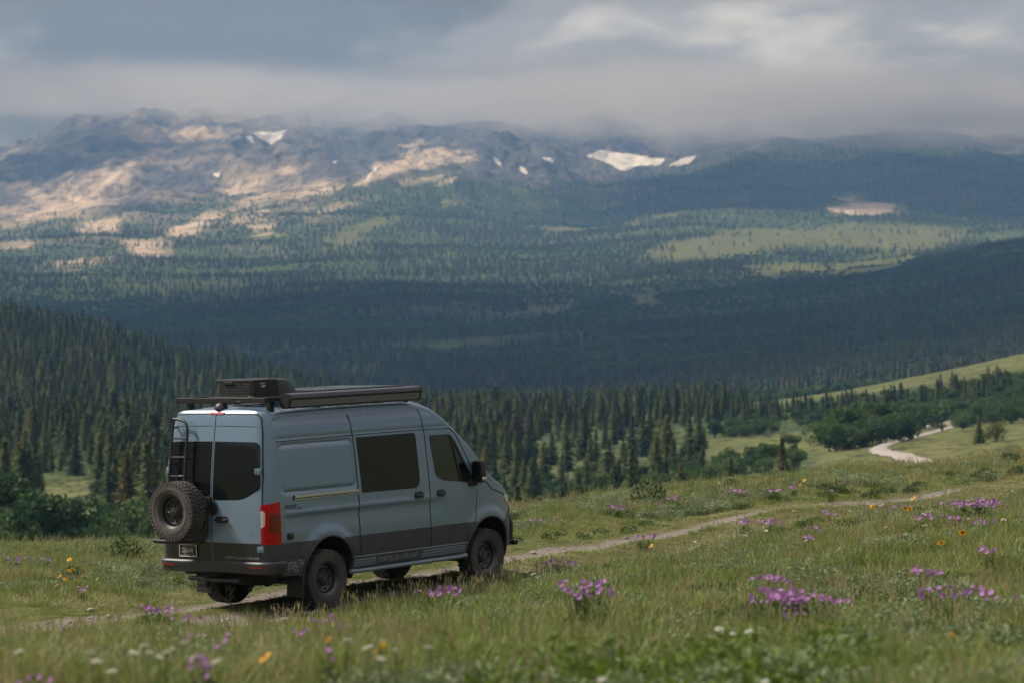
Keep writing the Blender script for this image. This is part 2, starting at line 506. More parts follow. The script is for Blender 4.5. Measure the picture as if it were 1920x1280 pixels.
def build_sheet(name, az, dist, parent=None):
    A, D = np.meshgrid(az, dist, indexing='ij')
    X = np.sin(A) * D; Y = np.cos(A) * D
    Z = height(X, Y)
    na, nd = A.shape
    me = bpy.data.meshes.new(name)
    co = np.stack([X, Y, Z], -1).reshape(-1, 3)
    ii, jj = np.meshgrid(np.arange(na - 1), np.arange(nd - 1), indexing='ij')
    a = (ii * nd + jj).ravel()
    fc = np.stack([a, a + nd, a + nd + 1, a + 1], -1)
    me.vertices.add(len(co)); me.vertices.foreach_set('co', co.astype(np.float32).ravel())
    me.loops.add(fc.size); me.loops.foreach_set('vertex_index', fc.astype(np.int32).ravel())
    me.polygons.add(len(fc)); me.polygons.foreach_set('loop_start', (np.arange(len(fc)) * 4).astype(np.int32)); me.polygons.foreach_set('loop_total', np.full(len(fc), 4, np.int32))
    me.update(calc_edges=True); me.validate()
    me.shade_smooth()
    o = bpy.data.objects.new(name, me); COL.objects.link(o)
    return o, X, Y, Z
def add_attr(o, name, arr):
    at = o.data.attributes.new(name, 'FLOAT', 'POINT')
    at.data.foreach_set('value', arr.astype(np.float32).ravel())
def cover(X, Y, Z):
    """meadow, scree, snow and rock share at map points"""
    x = X.ravel(); y = np.maximum(Y.ravel(), 1.0); z = Z.ravel()
    px, py = to_px(x, y, z)
    front = Y.ravel() > 1000
    wob = fbm(x, Y.ravel(), 240, 4, 2) * 46 + fbm(x, Y.ravel(), 60, 3, 3) * 18
    wo2 = fbm(x, Y.ravel(), 200, 4, 4) * 26
    pw, qw = px + wob, py + wo2
    md = np.zeros(len(x)); sc = np.zeros(len(x)); sn = np.zeros(len(x))
    far = front & (Y.ravel() > 1700)
    if far.any():
        for pl, s in MEADOWS: md[far] = np.maximum(md[far], poly_mask(pw[far], qw[far], pl, s))
        for pl, s in SCREE: sc[far] = np.maximum(sc[far], poly_mask(pw[far], qw[far], pl, s * 2.2))
        for pl, s in SNOW: sn[far] = np.maximum(sn[far], poly_mask(px[far] + wob[far] * .40, py[far] + wo2[far] * .30, pl, s))
    # alpine zone above the tree line
    tl = np.interp(px, [-200, 0, 250, 450, 620, 700, 850, 1000, 1150, 1300, 1450, 1700, 1920], [430, 425, 395, 372, 352, 345, 318, 335, 345, 312, 275, 270, 290])
    rock = np.where(far & (Y.ravel() > 5600), smooth(-10, 10, (tl + wob * 1.4) - py), 0.0)
    # the left-hand shoulder is only half wooded
    half = np.where(far, smooth(520, 380, py) * smooth(720, 480, px), 0.0)
    return md.reshape(X.shape), sc.reshape(X.shape), sn.reshape(X.shape), rock.reshape(X.shape), half.reshape(X.shape), px.reshape(X.shape), py.reshape(X.shape)

az_front = np.linspace(-.30, .30, 420)
az_mid = np.concatenate([np.linspace(-PI, -.305, 150), az_front, np.linspace(.305, PI, 150)])
d_near = np.concatenate([[0.3, 1.5, 3, 4.5, 6, 7.5], np.geomspace(9, 84, 210)])
d_valley = np.concatenate([[84.0], np.geomspace(86, 5600, 300)[0:]])
d_mount = np.concatenate([[5600.0], np.linspace(5615, 10400, 290), np.linspace(10450, 11000, 6)])
meadow, *_m = build_sheet('meadow', az_mid, d_near)
valley, VX, VY, VZ = build_sheet('valley_floor', az_mid, d_valley)
az_fine = np.concatenate([np.linspace(-PI, -.305, 120), np.linspace(-.30, .30, 760), np.linspace(.305, PI, 120)])
mountain, MX, MY, MZ = build_sheet('mountain', az_fine, d_mount)
for o, lb in ((meadow, 'grassy meadow slope in the foreground'), (valley, 'wooded valley floor and foothills'), (mountain, 'rocky mountain massif with its top in the clouds')): tag(o, lb, None, None, 'structure')
for o, X, Y, Z in ((valley, VX, VY, VZ), (mountain, MX, MY, MZ)):
    md, sc, sn, rk, hf, px, py = cover(X, Y, Z)
    for nm, a in (('meadow', md), ('scree', sc), ('snow', sn), ('rock', rk), ('half', hf)): add_attr(o, nm, a)

# ---- materials of the ground
def mat_meadow():
    t = NT('meadow_soil')
    p = t.pos()
    n1 = t.noise(.35, 4, .55, p); n2 = t.noise(3.0, 4, .6, p); n3 = t.noise(38, 3, .6, p)
    c = t.ramp(n1, [(.3, (.075, .088, .030)), (.5, (.125, .118, .050)), (.7, (.18, .15, .080))])
    c = t.mix(t.rng(n2, .35, .7, 0, .6), c, (.085, .100, .034, 1))
    c = t.mix(t.rng(n3, .4, .7, 0, .35), c, (.050, .048, .024, 1))
    rut = t.attr('rut').outputs['Fac']
    g1 = t.noise(26, 4, .7, p); vor = t.n('ShaderNodeTexVoronoi', {'Vector': p, 'Scale': 34.0}).outputs['Distance']
    gr = t.ramp(g1, [(.3, (.12, .10, .082)), (.55, (.20, .172, .148)), (.75, (.29, .255, .225))])
    gr = t.mix(t.rng(vor, .0, .35, .6, 0), gr, (.12, .10, .085, 1))
    k = t.rng(t.math('ADD', rut, t.math('MULTIPLY', t.math('SUBTRACT', n2, .5), .9)), .40, .62)
    c = t.mix(k, c, gr)
    b = t.bsdf(Base_Color=c, Roughness=.95, Specular_IOR_Level=.15)
    t.set(b.inputs['Normal'], t.bump(t.math('ADD', n3, t.math('MULTIPLY', vor, .6)), .6, .03))
    return t.done(b.outputs[0])
def mat_valley():
    t = NT('valley_ground')
    p = t.pos()
    n1 = t.noise(.012, 5, .6, p); n2 = t.noise(.08, 4, .6, p); n3 = t.noise(.5, 3, .6, p)
    grass = t.ramp(n2, [(.3, (.075, .094, .030)), (.5, (.125, .135, .050)), (.72, (.17, .155, .072))])
    grass = t.mix(t.rng(n3, .35, .7, 0, .4), grass, (.085, .10, .036, 1))
    under = t.ramp(n1, [(.35, (.040, .062, .028)), (.55, (.066, .092, .036)), (.7, (.105, .130, .048))])
    floor = t.mix(t.attr('meadow').outputs['Fac'], under, grass)
    tan = t.ramp(t.noise(.03, 5, .65, p), [(.3, (.30, .235, .175)), (.5, (.47, .38, .29)), (.7, (.60, .50, .40))])
    rockc = t.ramp(t.noise(.010, 6, .65, p, .3), [(.32, (.048, .050, .062)), (.5, (.084, .082, .092)), (.68, (.125, .116, .118))])
    rockc = t.mix(t.rng(t.noise(.004, 5, .6, p), .50, .66, 0, .45), rockc, (.060, .068, .045, 1))
    st = t.noise(1.0, 5, .62, p, .4, (1 / 90., 1 / 420., 1 / 300.))
    rockc = t.mix(t.rng(st, .55, .70, 0, .35), rockc, (.34, .275, .215, 1))
    c = t.mix(t.attr('rock').outputs['Fac'], floor, rockc)
    c = t.mix(t.math('MULTIPLY', t.attr('half').outputs['Fac'], t.rng(t.noise(.006, 5, .6, p), .47, .58, 0, .8)), c, (.25, .21, .165, 1))
    k = t.rng(t.math('ADD', t.attr('scree').outputs['Fac'], t.math('ADD', t.math('MULTIPLY', t.math('SUBTRACT', t.noise(.022, 5, .65, p), .5), 1.2), t.math('MULTIPLY', t.math('SUBTRACT', t.noise(1.0, 4, .6, p, .3, (1 / 120., 1 / 330., 1 / 200.)), .5), 1.5))), .38, .85)
    c = t.mix(k, c, tan)
    c = t.mix(t.rng(t.math('ADD', t.attr('snow').outputs['Fac'], t.math('MULTIPLY', t.math('SUBTRACT', t.noise(.03, 5, .65, p), .5), 1.1)), .40, .68), c, t.ramp(t.noise(.02, 4, .6, p), [(.3, (.50, .48, .46)), (.65, (.72, .71, .70))]))
    b = t.bsdf(Base_Color=c, Roughness=.95, Specular_IOR_Level=.1)
    t.set(b.inputs['Normal'], t.bump(t.math('ADD', t.noise(.03, 5, .65, p), t.math('MULTIPLY', t.noise(1.0, 5, .6, p, .3, (1 / 70., 1 / 240., 1 / 160.)), 1.2)), 1.0, 22.0))
    return t.done(b.outputs[0])
rdm, yvm, xvm = ruts(_m[0], _m[1])
mfront = (np.abs(np.arctan2(_m[0], _m[1])) < .6) & (xvm > -14) & (xvm < 40)
add_attr(meadow, 'rut', np.where(mfront, np.exp(-(rdm / np.where(xvm < -1, .62, .36)) ** 2) * np.where((xvm > 5.5) & (yvm - track_axis(xvm) * 0 < 0), .45, 1.0), 0.0))
meadow.data.materials.append(mat_meadow())
MV = mat_valley()
valley.data.materials.append(MV); mountain.data.materials.append(MV)
# valley meadow share near the road and in the clearings (300 m .. 1100 m)
def clearing(x, y):
    """1 in the open grass of the near valley floor, 0 under trees"""
    x = np.asarray(x, float); y = np.asarray(y, float)
    px = 960 + FPX * x / np.maximum(y, 1)
    w = fbm(x, y, 55, 3, 2) * 60
    m = np.zeros_like(x)
    d = y + w * .9
    # pasture round the road
    m = np.maximum(m, smooth(1490, 1560, px + w * .6) * smooth(150, 200, d) * smooth(640, 600, d))
    # long clearing behind the first trees
    m = np.maximum(m, smooth(1280, 1360, px + w) * smooth(430, 470, d) * smooth(640, 600, d))
    m = np.maximum(m, smooth(940, 1010, px + w) * smooth(470, 500, d) * smooth(585, 560, d) * .52)
    # bald ridge on the right
    rl = np.interp(px, [1400, 1480, 1600, 1700, 1800, 1920, 2300], [890, 893, 905, 918, 930, 945, 960])
    hw = np.interp(px, [1440, 1500, 1600, 1750, 1920, 2300], [6, 30, 60, 90, 120, 140])
    m = np.maximum(m, smooth(1.15, .8, np.abs(y - rl + .45 * hw) / hw) * smooth(1430, 1500, px))
    # small glade on the left
    m = np.maximum(m, smooth(60, 100, px + w * .4) * smooth(200, 165, px + w * .4) * smooth(300, 330, d) * smooth(480, 440, d))
    m = np.maximum(m, smooth(85, 150, y) * smooth(300, 200, y))
    m = np.maximum(m, smooth(88, 86, y))
    return m
cl = clearing(VX, VY)
at = valley.data.attributes['meadow']
buf = np.empty(len(valley.data.vertices), np.float32); at.data.foreach_get('value', buf)
at.data.foreach_set('value', np.maximum(buf, (np.where(VY > 60, cl, .6)).ravel()).astype(np.float32))

# ---- gravel road: a ribbon laid on the valley floor
def build_road():
    mb = MB(); vs = []; fs = []
    n = len(ROADC)
    tan = np.gradient(ROADC, axis=0); tan /= np.linalg.norm(tan, axis=1)[:, None]
    nor = np.stack([-tan[:, 1], tan[:, 0]], -1)
    for k, off in enumerate((-1.3, -.6, 0, .6, 1.3)):
        w = off * (1 + .18 * np.sin(np.arange(n) * .9 + off))
        q = ROADC + nor * w[:, None]
        z = height(q[:, 0], q[:, 1]) + (.30 if abs(off) < 1 else .10)
        for a, b in zip(q, z): vs.append((a[0], a[1], b))
    for k in range(4):
        for i in range(n - 1): fs.append((k * n + i, k * n + i + 1, (k + 1) * n + i + 1, (k + 1) * n + i))
    mb.add(vs, fs)
    t = NT('gravel_road')
    p = t.pos()
    c = t.ramp(t.noise(.5, 5, .65, p), [(.3, (.22, .19, .165)), (.55, (.30, .265, .235)), (.75, (.36, .325, .29))])
    b = t.bsdf(Base_Color=c, Roughness=.95)
    o = mb.build('gravel_road', t.done(b.outputs[0]), None, 1.2)
    return tag(o, 'pale gravel road winding across the valley pasture', None, None, 'structure')
road = build_road()
# ================================================================== air: haze over the whole place, cloud on the mountain tops
def build_haze():
    mb = MB(); mb.box((0, 0, 610.0), (22600, 22600, 1400.0))
    o = mb.build('haze', None)
    t = NT('haze_air')
    v = t.n('ShaderNodeVolumePrincipled', {'Color': (.24, .50, 1.0, 1), 'Density': 7.6e-5, 'Anisotropy': .0, 'Absorption Color': (1, 1, 1, 1)})
    o.data.materials.append(t.done(None, v.outputs[0]))
    return tag(o, 'thin blue haze filling the valley air', None, None, 'stuff')
haze = build_haze()
CLOUD_DENSITY = .0055
def build_cloud():
    """ragged cap of cloud over the summits: a lumpy closed body filled with an uneven volume"""
    nx, nz = 60, 10
    mb = MB(); vs = []; fs = []
    X0, X1 = -4200.0, 5200.0
    for i in range(nx + 1):
        x = X0 + (X1 - X0) * i / nx
        for j in range(4):
            y, z = ((6900, 380), (10400, 380), (10400, 1300), (6900, 1300))[j]
            vs.append((x, y, z))
    for i in range(nx):
        for j in range(4): fs.append((i * 4 + j, (i + 1) * 4 + j, (i + 1) * 4 + (j + 1) % 4, i * 4 + (j + 1) % 4))
    fs.append((0, 1, 2, 3)); fs.append(tuple(nx * 4 + k for k in (3, 2, 1, 0)))
    mb.add(vs, fs)
    t = NT('cloud_vapour')
    p = t.pos()
    sep = t.n('ShaderNodeSeparateXYZ', {0: p})
    x, y, z = sep.outputs[0], sep.outputs[1], sep.outputs[2]
    big = t.noise(1.0, 2, .5, p, .3, (1 / 1300., 1 / 1300., 1 / 420.))
    fine = t.noise(1.0, 6, .64, p, 1.1, (1 / 420., 1 / 420., 1 / 170.))
    # the bank rises along the mountain side; its base is higher on the left
    zc = t.math('SUBTRACT', z, t.math('MULTIPLY', t.math('SUBTRACT', y, 8000.0), .075))
    base = t.math('ADD', t.rng(x, -1350, -950, 668, 600), t.rng(x, -600, 600, 0, -32))
    h = t.math('SUBTRACT', zc, base)
    h = t.math('ADD', h, t.math('MULTIPLY', t.math('SUBTRACT', big, .5), 130.0))
    h = t.math('ADD', h, t.math('MULTIPLY', t.math('SUBTRACT', fine, .5), 230.0))
    low = t.rng(h, -10, 90)
    top = t.rng(t.math('ADD', zc, t.math('ADD', t.math('MULTIPLY', t.math('SUBTRACT', big, .5), 260.0), t.math('MULTIPLY', t.math('SUBTRACT', fine, .5), 260.0))), 830, 620)
    edge = t.math('MULTIPLY', t.rng(x, -4200, -2600), t.rng(x, 5200, 4000))
    fr = t.rng(t.math('SUBTRACT', y, t.rng(x, -200, 1100, 7900, 7100)), 0, 600)
    tex = t.rng(fine, .40, .62, .05, 1.0)
    dens = t.math('MULTIPLY', t.math('MULTIPLY', t.math('MULTIPLY', low, top), tex), t.math('MULTIPLY', t.math('MULTIPLY', edge, fr), CLOUD_DENSITY))
    v = t.n('ShaderNodeVolumePrincipled', {'Color': (.56, .57, .60, 1), 'Density': dens, 'Anisotropy': .0})
    o = mb.build('cloud', None)
    o.data.materials.append(t.done(None, v.outputs[0]))
    return tag(o, 'grey cloud bank hiding the mountain summits', None, None, 'stuff')
cloud = build_cloud()

def build_shade_cloud(cx, cy, rx, ry, z, seed, label, th):
    """an opaque cloud body added overhead, out of the picture, to cast shade below"""
    bm = bmesh.new(); bmesh.ops.create_icosphere(bm, subdivisions=5, radius=1.0)
    for v in bm.verts:
        p = v.co.copy()
        q = 1 + .55 * mnoise.fractal(p * 1.6 + Vector((seed * 3.7, 0, 0)), 1.0, 2.0, 4)
        v.co = Vector((p.x * rx * q, p.y * ry * q, (p.z * th * q) if p.z > 0 else p.z * th * .35 * q))
    me = bpy.data.meshes.new('cloud'); bm.to_mesh(me); bm.free(); me.shade_smooth()
    o = obj('cloud', me, M_SHADE_CLOUD); o.location = (cx, cy, z)
    return tag(o, label, None, None, 'stuff')
t = NT('shade_cloud_white')
df = t.n('ShaderNodeBsdfDiffuse', {'Color': (.9, .9, .92, 1)}); tl = t.n('ShaderNodeBsdfTranslucent', {'Color': (.85, .86, .9, 1)})
M_SHADE_CLOUD = t.done(t.n('ShaderNodeMixShader', {0: .45, 1: df.outputs[0], 2: tl.outputs[0]}).outputs[0])
def over(x, y, h): return (x + SUN_DIR.x / SUN_DIR.z * h, y + SUN_DIR.y / SUN_DIR.z * h)
for gx_, gy_, rx_, ry_, sd in ((-250, 2700, 850, 1200, 1), (750, 2900, 750, 1100, 2), (1700, 6700, 1100, 800, 3), (-1000, 7900, 500, 420, 4)):  # unseen cloud bodies added to shade chosen stretches of valley and mountain
    cx_, cy_ = over(gx_, gy_, 1750.0)
    build_shade_cloud(cx_, cy_, rx_, ry_, 1750.0, sd, 'unseen cloud body overhead, added to shade the slopes below', 160.0)
# ================================================================== camper van
M = {}
def van_materials():
    # slate-blue paint: clear-coated, faint road dust low down on the panels
    t = NT('slate_paint')
    obj_co = t.n('ShaderNodeTexCoord').outputs['Object']
    z = t.n('ShaderNodeSeparateXYZ', {0: obj_co}).outputs['Z']
    nz = t.noise(2.2, 5, 0.6)
    dust = t.math('MULTIPLY', t.rng(nz, 0.35, 0.8), t.rng(z, 1.7, 0.6, 0.05, 0.6))
    col = t.mix(dust, (0.145, 0.218, 0.295, 1), (0.27, 0.24, 0.20, 1))
    b = t.bsdf(Base_Color=col, Roughness=t.rng(nz, 0.3, 0.7, 0.26, 0.36), Metallic=0.15, Coat_Weight=0.65)
    b.inputs['Coat Roughness'].default_value = 0.05
    M['paint'] = t.done(b.outputs[0])
    M['clad'] = mat_simple('dark_cladding', (0.040, 0.043, 0.050), 0.5, 0, 0.0, 0.12, 300, dirt=0.14)
    M['sill'] = mat_simple('sill_panel', (0.042, 0.045, 0.050), 0.55, 0, 0.0, 0.1, 250, dirt=0.2)
    M['black'] = mat_simple('black_plastic', (0.016, 0.016, 0.017), 0.45, 0, 0.0, 0.08, 300)
    M['gloss'] = mat_simple('gloss_black', (0.014, 0.014, 0.015), 0.28, 0, 0.3)
    M['powder'] = mat_simple('powder_coated_steel', (0.022, 0.022, 0.023), 0.42, 0.2, 0.0, 0.1, 300)
    M['seam'] = mat_simple('seam_rubber', (0.008, 0.009, 0.010), 0.8)
    M['under'] = mat_simple('underbody', (0.014, 0.013, 0.012), 0.85, dirt=0.3)
    M['alu'] = mat_simple('anodised_rail', (0.52, 0.50, 0.46), 0.32, 0.8)
    M['awning'] = mat_simple('anthracite_aluminium', (0.060, 0.063, 0.078), 0.4, 0.3)
    M['awning_face'] = mat_simple('brushed_panel', (0.15, 0.155, 0.185), 0.4, 0.2)
    M['solar'] = mat_simple('solar_cells', (0.006, 0.007, 0.012), 0.2, 0, 0.5)
    M['white'] = mat_simple('white_print', (0.7, 0.7, 0.7), 0.5)
    M['greyprint'] = mat_simple('grey_print', (0.32, 0.35, 0.37), 0.5)
    M['stripe'] = mat_simple('slate_stripe', (0.17, 0.225, 0.255), 0.5)
    M['darkprint'] = mat_simple('dark_print', (0.012, 0.013, 0.015), 0.4)
    M['green'] = mat_simple('green_sticker', (0.02, 0.22, 0.11), 0.5)
    M['olive'] = mat_simple('olive_print', (0.28, 0.30, 0.2), 0.5)
    M['orange'] = mat_simple('amber_lens', (0.75, 0.16, 0.03), 0.15, 0, 0.6)
    M['chrome'] = mat_simple('bright_metal', (0.6, 0.6, 0.6), 0.25, 1.0)
    M['rubber'] = mat_simple('tyre_rubber', (0.046, 0.043, 0.040), 0.85, dirt=0.45)
    M['spare_rubber'] = mat_simple('dusty_spare_rubber', (0.050, 0.047, 0.043), 0.85, dirt=0.55)
    M['rim'] = mat_simple('black_wheel', (0.075, 0.075, 0.078), 0.35, 0.5, dirt=0.25)
    M['dusty_rim'] = mat_simple('dusty_wheel', (0.036, 0.034, 0.032), 0.5, 0.3, dirt=0.5)
    M['seatcloth'] = mat_simple('seat_cloth', (0.03, 0.03, 0.032), 0.9)
    # rear lamp lenses: deep red plastic, ribbed
    t = NT('red_lens')
    wv = t.n('ShaderNodeTexWave', {'Scale': 26.0, 'Distortion': 1.5, 'Detail': 1.0}, bands_direction='Z')
    c = t.mix(t.rng(wv.outputs['Fac'], 0.2, 0.8, 0, 0.6), (0.50, 0.002, 0.006, 1), (0.28, 0.001, 0.004, 1))
    b = t.bsdf(Base_Color=c, Roughness=0.12, Coat_Weight=0.2, Specular_IOR_Level=.3)
    M['red'] = t.done(b.outputs[0])
    M['dkred2'] = mat_simple('brake_lens', (0.34, 0.004, 0.008), 0.45, 0, 0.0, spec=.2)
    M['dkred'] = mat_simple('dark_red_lens', (0.13, 0.003, 0.005), 0.1, 0, 1.0)
    M['clear'] = mat_simple('clear_lens', (0.62, 0.58, 0.54), 0.12, 0.2, 1.0)
    # privacy glass: nearly opaque, mirror-like
    t = NT('privacy_glass')
    b = t.bsdf(Base_Color=(0.006, 0.007, 0.008, 1), Roughness=0.03, Specular_IOR_Level=0.4)
    M['glass'] = t.done(b.outputs[0])
    # cab glass: green-tinted and see-through
    t = NT('cab_glass')
    tr = t.n('ShaderNodeBsdfTransparent', {'Color': (0.46, 0.72, 0.60, 1)})
    gl = t.n('ShaderNodeBsdfGlossy', {'Color': (0.9, 0.95, 0.95, 1), 'Roughness': 0.02})
    fr = t.n('ShaderNodeFresnel', {'IOR': 1.55})
    mx = t.n('ShaderNodeMixShader', {0: t.math('ADD', t.math('MULTIPLY', fr.outputs[0], 1.0), 0.02, True), 1: tr.outputs[0], 2: gl.outputs[0]})
    M['cabglass'] = t.done(mx.outputs[0])
    t = NT('windshield_glass')
    tr = t.n('ShaderNodeBsdfTransparent', {'Color': (0.82, 0.90, 0.86, 1)})
    gl = t.n('ShaderNodeBsdfGlossy', {'Color': (0.9, 0.95, 0.95, 1), 'Roughness': 0.02})
    fr = t.n('ShaderNodeFresnel', {'IOR': 1.5})
    M['clearglass'] = t.done(t.n('ShaderNodeMixShader', {0: fr.outputs[0], 1: tr.outputs[0], 2: gl.outputs[0]}).outputs[0])
van_materials()

def hermite(xs, ys):
    xs = np.array(xs, float); ys = np.array(ys, float)
    d = np.diff(ys) / np.diff(xs)
    m = np.zeros(len(xs)); m[0] = d[0]; m[-1] = d[-1]
    for i in range(1, len(xs) - 1):
        m[i] = 0 if d[i - 1] * d[i] <= 0 else 2 * d[i - 1] * d[i] / (d[i - 1] + d[i])
    def f(x):
        x = min(max(x, xs[0]), xs[-1])
        i = min(int(np.searchsorted(xs, x, 'right')) - 1, len(xs) - 2); i = max(i, 0)
        h = xs[i + 1] - xs[i]; t = (x - xs[i]) / h
        return ((2 * t**3 - 3 * t**2 + 1) * ys[i] + (t**3 - 2 * t**2 + t) * h * m[i]
                + (-2 * t**3 + 3 * t**2) * ys[i + 1] + (t**3 - t**2) * h * m[i + 1])
    return f
def sstep(a, b, x):
    t = min(max((x - a) / (b - a), 0.0), 1.0)
    return t * t * (3 - 2 * t)

side_prof = hermite([.30, .45, .62, .95, 1.25, 1.5, 1.8, 2.1, 2.4, 2.58, 2.70, 2.80], [.92, .965, .99, 1.006, 1.008, 1.0, .974, .943, .908, .880, .850, .81])
roof_z = hermite([-1.3, -1.05, -.7, 0, 1.0, 1.9, 2.15, 2.35, 2.55, 2.78, 2.98, 3.19, 3.45, 3.6, 3.76, 3.9, 4.05, 4.34, 4.47, 4.56, 4.70],
                 [2.78, 2.80, 2.825, 2.84, 2.845, 2.835, 2.82, 2.785, 2.715, 2.59, 2.445, 2.27, 2.025, 1.85, 1.685, 1.585, 1.52, 1.35, 1.22, 1.06, .90])
sill_z = hermite([-1.3, -.5, .4, 3.1, 3.6, 4.7], [.60, .56, .47, .47, .52, .56])
ARCH = ((0.03, 0.47, 0.525), (3.70, 0.47, 0.525))
def recess(x, z, x0, x1, z0, z1, r, soft):
    """1 inside a rounded rectangle, 0 outside"""
    dx = abs(x - (x0 + x1) / 2) - (x1 - x0) / 2 + r
    dz = abs(z - (z0 + z1) / 2) - (z1 - z0) / 2 + r
    d = math.hypot(max(dx, 0), max(dz, 0)) + min(max(dx, dz), 0) - r
    return d
def half_width(x, z):
    w = side_prof(z)
    if x > 3.35:
        t = (x - 3.35) / (4.72 - 3.35)
        w *= max(1 - t**4.2, 0.0) ** 0.40
        w -= 0.03 * sstep(3.6, 4.3, x) * sstep(1.0, 1.5, z)
    # flared wheel arches
    for cx, cz, r in ARCH:
        d = math.hypot(x - cx, z - cz)
        if d < r + .24 and z > 0.5: w += 0.028 * (1 - sstep(r + .05, r + .2, d)) * sstep(.55, .85, z)
    # pressed side panel ahead of the rear corner, with a groove round it
    d = recess(x, z, -.88, .66, 1.655, 2.295, .07, 0)
    w -= 0.020 * math.exp(-(d / 0.022) ** 2)
    w += 0.006 * (1 - sstep(-.06, .0, d))
    # swage lines
    if -0.95 < x < 2.9:
        k = sstep(-.95, -.8, x) * (1 - sstep(2.4, 2.9, x))
        w -= 0.016 * k * sstep(1.36, 1.30, z) * sstep(1.05, 1.27, z)
        w += 0.010 * k * math.exp(-((z - 1.37) / 0.03) ** 2)
    k = sstep(-1.0, -.85, x) * (1 - sstep(2.75, 2.95, x))
    w -= 0.014 * k * math.exp(-((z - 2.385) / 0.018) ** 2)
    w -= 0.014 * k * sstep(2.575, 2.60, z)
    return w
LEAN = hermite([.3, 1.3, 1.7, 2.2, 2.6, 2.9], [0, 0, .015, .065, .125, .18])
RC = .15
def rear_x(y, z):
    w = half_width(-1.0, z)
    u = min(max((abs(y) - (w - RC)) / RC, 0.0), 1.0)
    x = -1.245 + LEAN(z) + .025 * (y / w) ** 2 + RC * (1 - math.sqrt(max(1 - u * u, 0)))
    v = min(max((z - 2.70) / .11, 0.0), 1.0)
    x += .09 * (1 - math.sqrt(max(1 - v * v, 0)))
    return x
def side_map(sgn):
    return lambda u, v, off: (u, sgn * (half_width(u, v) + off), v)
def rear_map(u, v, off): return (rear_x(u, v) - off, u, v)
def corner_map(sgn):
    def f(s, z, off):
        w = half_width(-1.0, z); x0 = -1.245 + LEAN(z) + .025
        if s < 0: return (x0 - off, sgn * (w - RC + s), z)
        L = RC * PI / 2
        if s <= L:
            a = s / RC
            return (x0 + RC * (1 - math.cos(a)) - off * math.cos(a), sgn * (w - RC + RC * math.sin(a) + off * math.sin(a)), z)
        return (x0 + RC + (s - L), sgn * (w + off), z)
    return f

def densify(loop, step):
    out = []
    n = len(loop)
    for i in range(n):
        a = loop[i]; b = loop[(i + 1) % n]
        k = max(1, int(math.hypot(b[0] - a[0], b[1] - a[1]) / step))
        for j in range(k): out.append((a[0] + (b[0] - a[0]) * j / k, a[1] + (b[1] - a[1]) * j / k))
    return out
def roundpoly(pts, r, seg=5):
    """polygon with rounded corners; r one radius or one for each corner"""
    n = len(pts); out = []
    rs = r if isinstance(r, (list, tuple)) else [r] * n
    for i in range(n):
        p = Vector(pts[i]); a = Vector(pts[i - 1]) - p; b = Vector(pts[(i + 1) % n]) - p
        la, lb = a.length, b.length
        a.normalize(); b.normalize()
        q = min(rs[i], la * .49, lb * .49)
        if q < 1e-4: out.append(tuple(p)); continue
        p0 = p + a * q; p1 = p + b * q
        for k in range(seg + 1):
            t = k / seg
            s = p0 * (1 - t) ** 2 + p * 2 * t * (1 - t) + p1 * t * t
            out.append((s.x, s.y))
    return out
def rrect(x0, x1, z0, z1, r): return roundpoly([(x0, z0), (x1, z0), (x1, z1), (x0, z1)], r)

def patch(name, loops, mapf, off, mat, parent, depth=.014, step=.06):
    """a panel: 2-D outline (with holes) laid on a curved surface, off metres proud, with a rim of the given depth"""
    bm = bmesh.new(); edges = []
    for lp in loops:
        lp = densify(lp, step)
        vs = [bm.verts.new((u, v, 0)) for u, v in lp]
        for i in range(len(vs)): edges.append(bm.edges.new((vs[i], vs[(i + 1) % len(vs)])))
    bmesh.ops.triangle_fill(bm, use_beauty=True, use_dissolve=False, edges=edges, normal=(0, 0, 1))
    us = [v.co.x for v in bm.verts]; ws = [v.co.y for v in bm.verts]
    for ax, lo, hi in ((0, min(us), max(us)), (1, min(ws), max(ws))):
        k = int((hi - lo) / step)
        for i in range(1, k + 1):
            c = lo + (hi - lo) * i / (k + 1)
            bmesh.ops.bisect_plane(bm, geom=bm.verts[:] + bm.edges[:] + bm.faces[:], dist=1e-6,
                                   plane_co=(c, 0, 0) if ax == 0 else (0, c, 0), plane_no=(1, 0, 0) if ax == 0 else (0, 1, 0))
    for f in bm.faces: f.smooth = True
    bnd = [e for e in bm.edges if e.is_boundary]
    for e in bnd: e.smooth = False
    ret = bmesh.ops.extrude_edge_only(bm, edges=bnd)['geom']
    low = {g for g in ret if isinstance(g, bmesh.types.BMVert)}
    for g in ret:
        if isinstance(g, bmesh.types.BMFace): g.smooth = False
    for v in bm.verts: v.co = mapf(v.co.x, v.co.y, off - depth if v in low else off)
    bmesh.ops.recalc_face_normals(bm, faces=bm.faces[:])
    me = bpy.data.meshes.new(name); bm.to_mesh(me); bm.free()
    # make the panel face outwards
    c = sum((p.center for p in me.polygons), Vector()) / max(1, len(me.polygons))
    s = sum((p.normal.dot(Vector((0, 0, 0)) + p.center - Vector((1.5, 0, 1.4))) * p.area for p in me.polygons if p.use_smooth), 0.0)
    if s < 0: me.flip_normals()
    return obj(name, me, mat, parent)
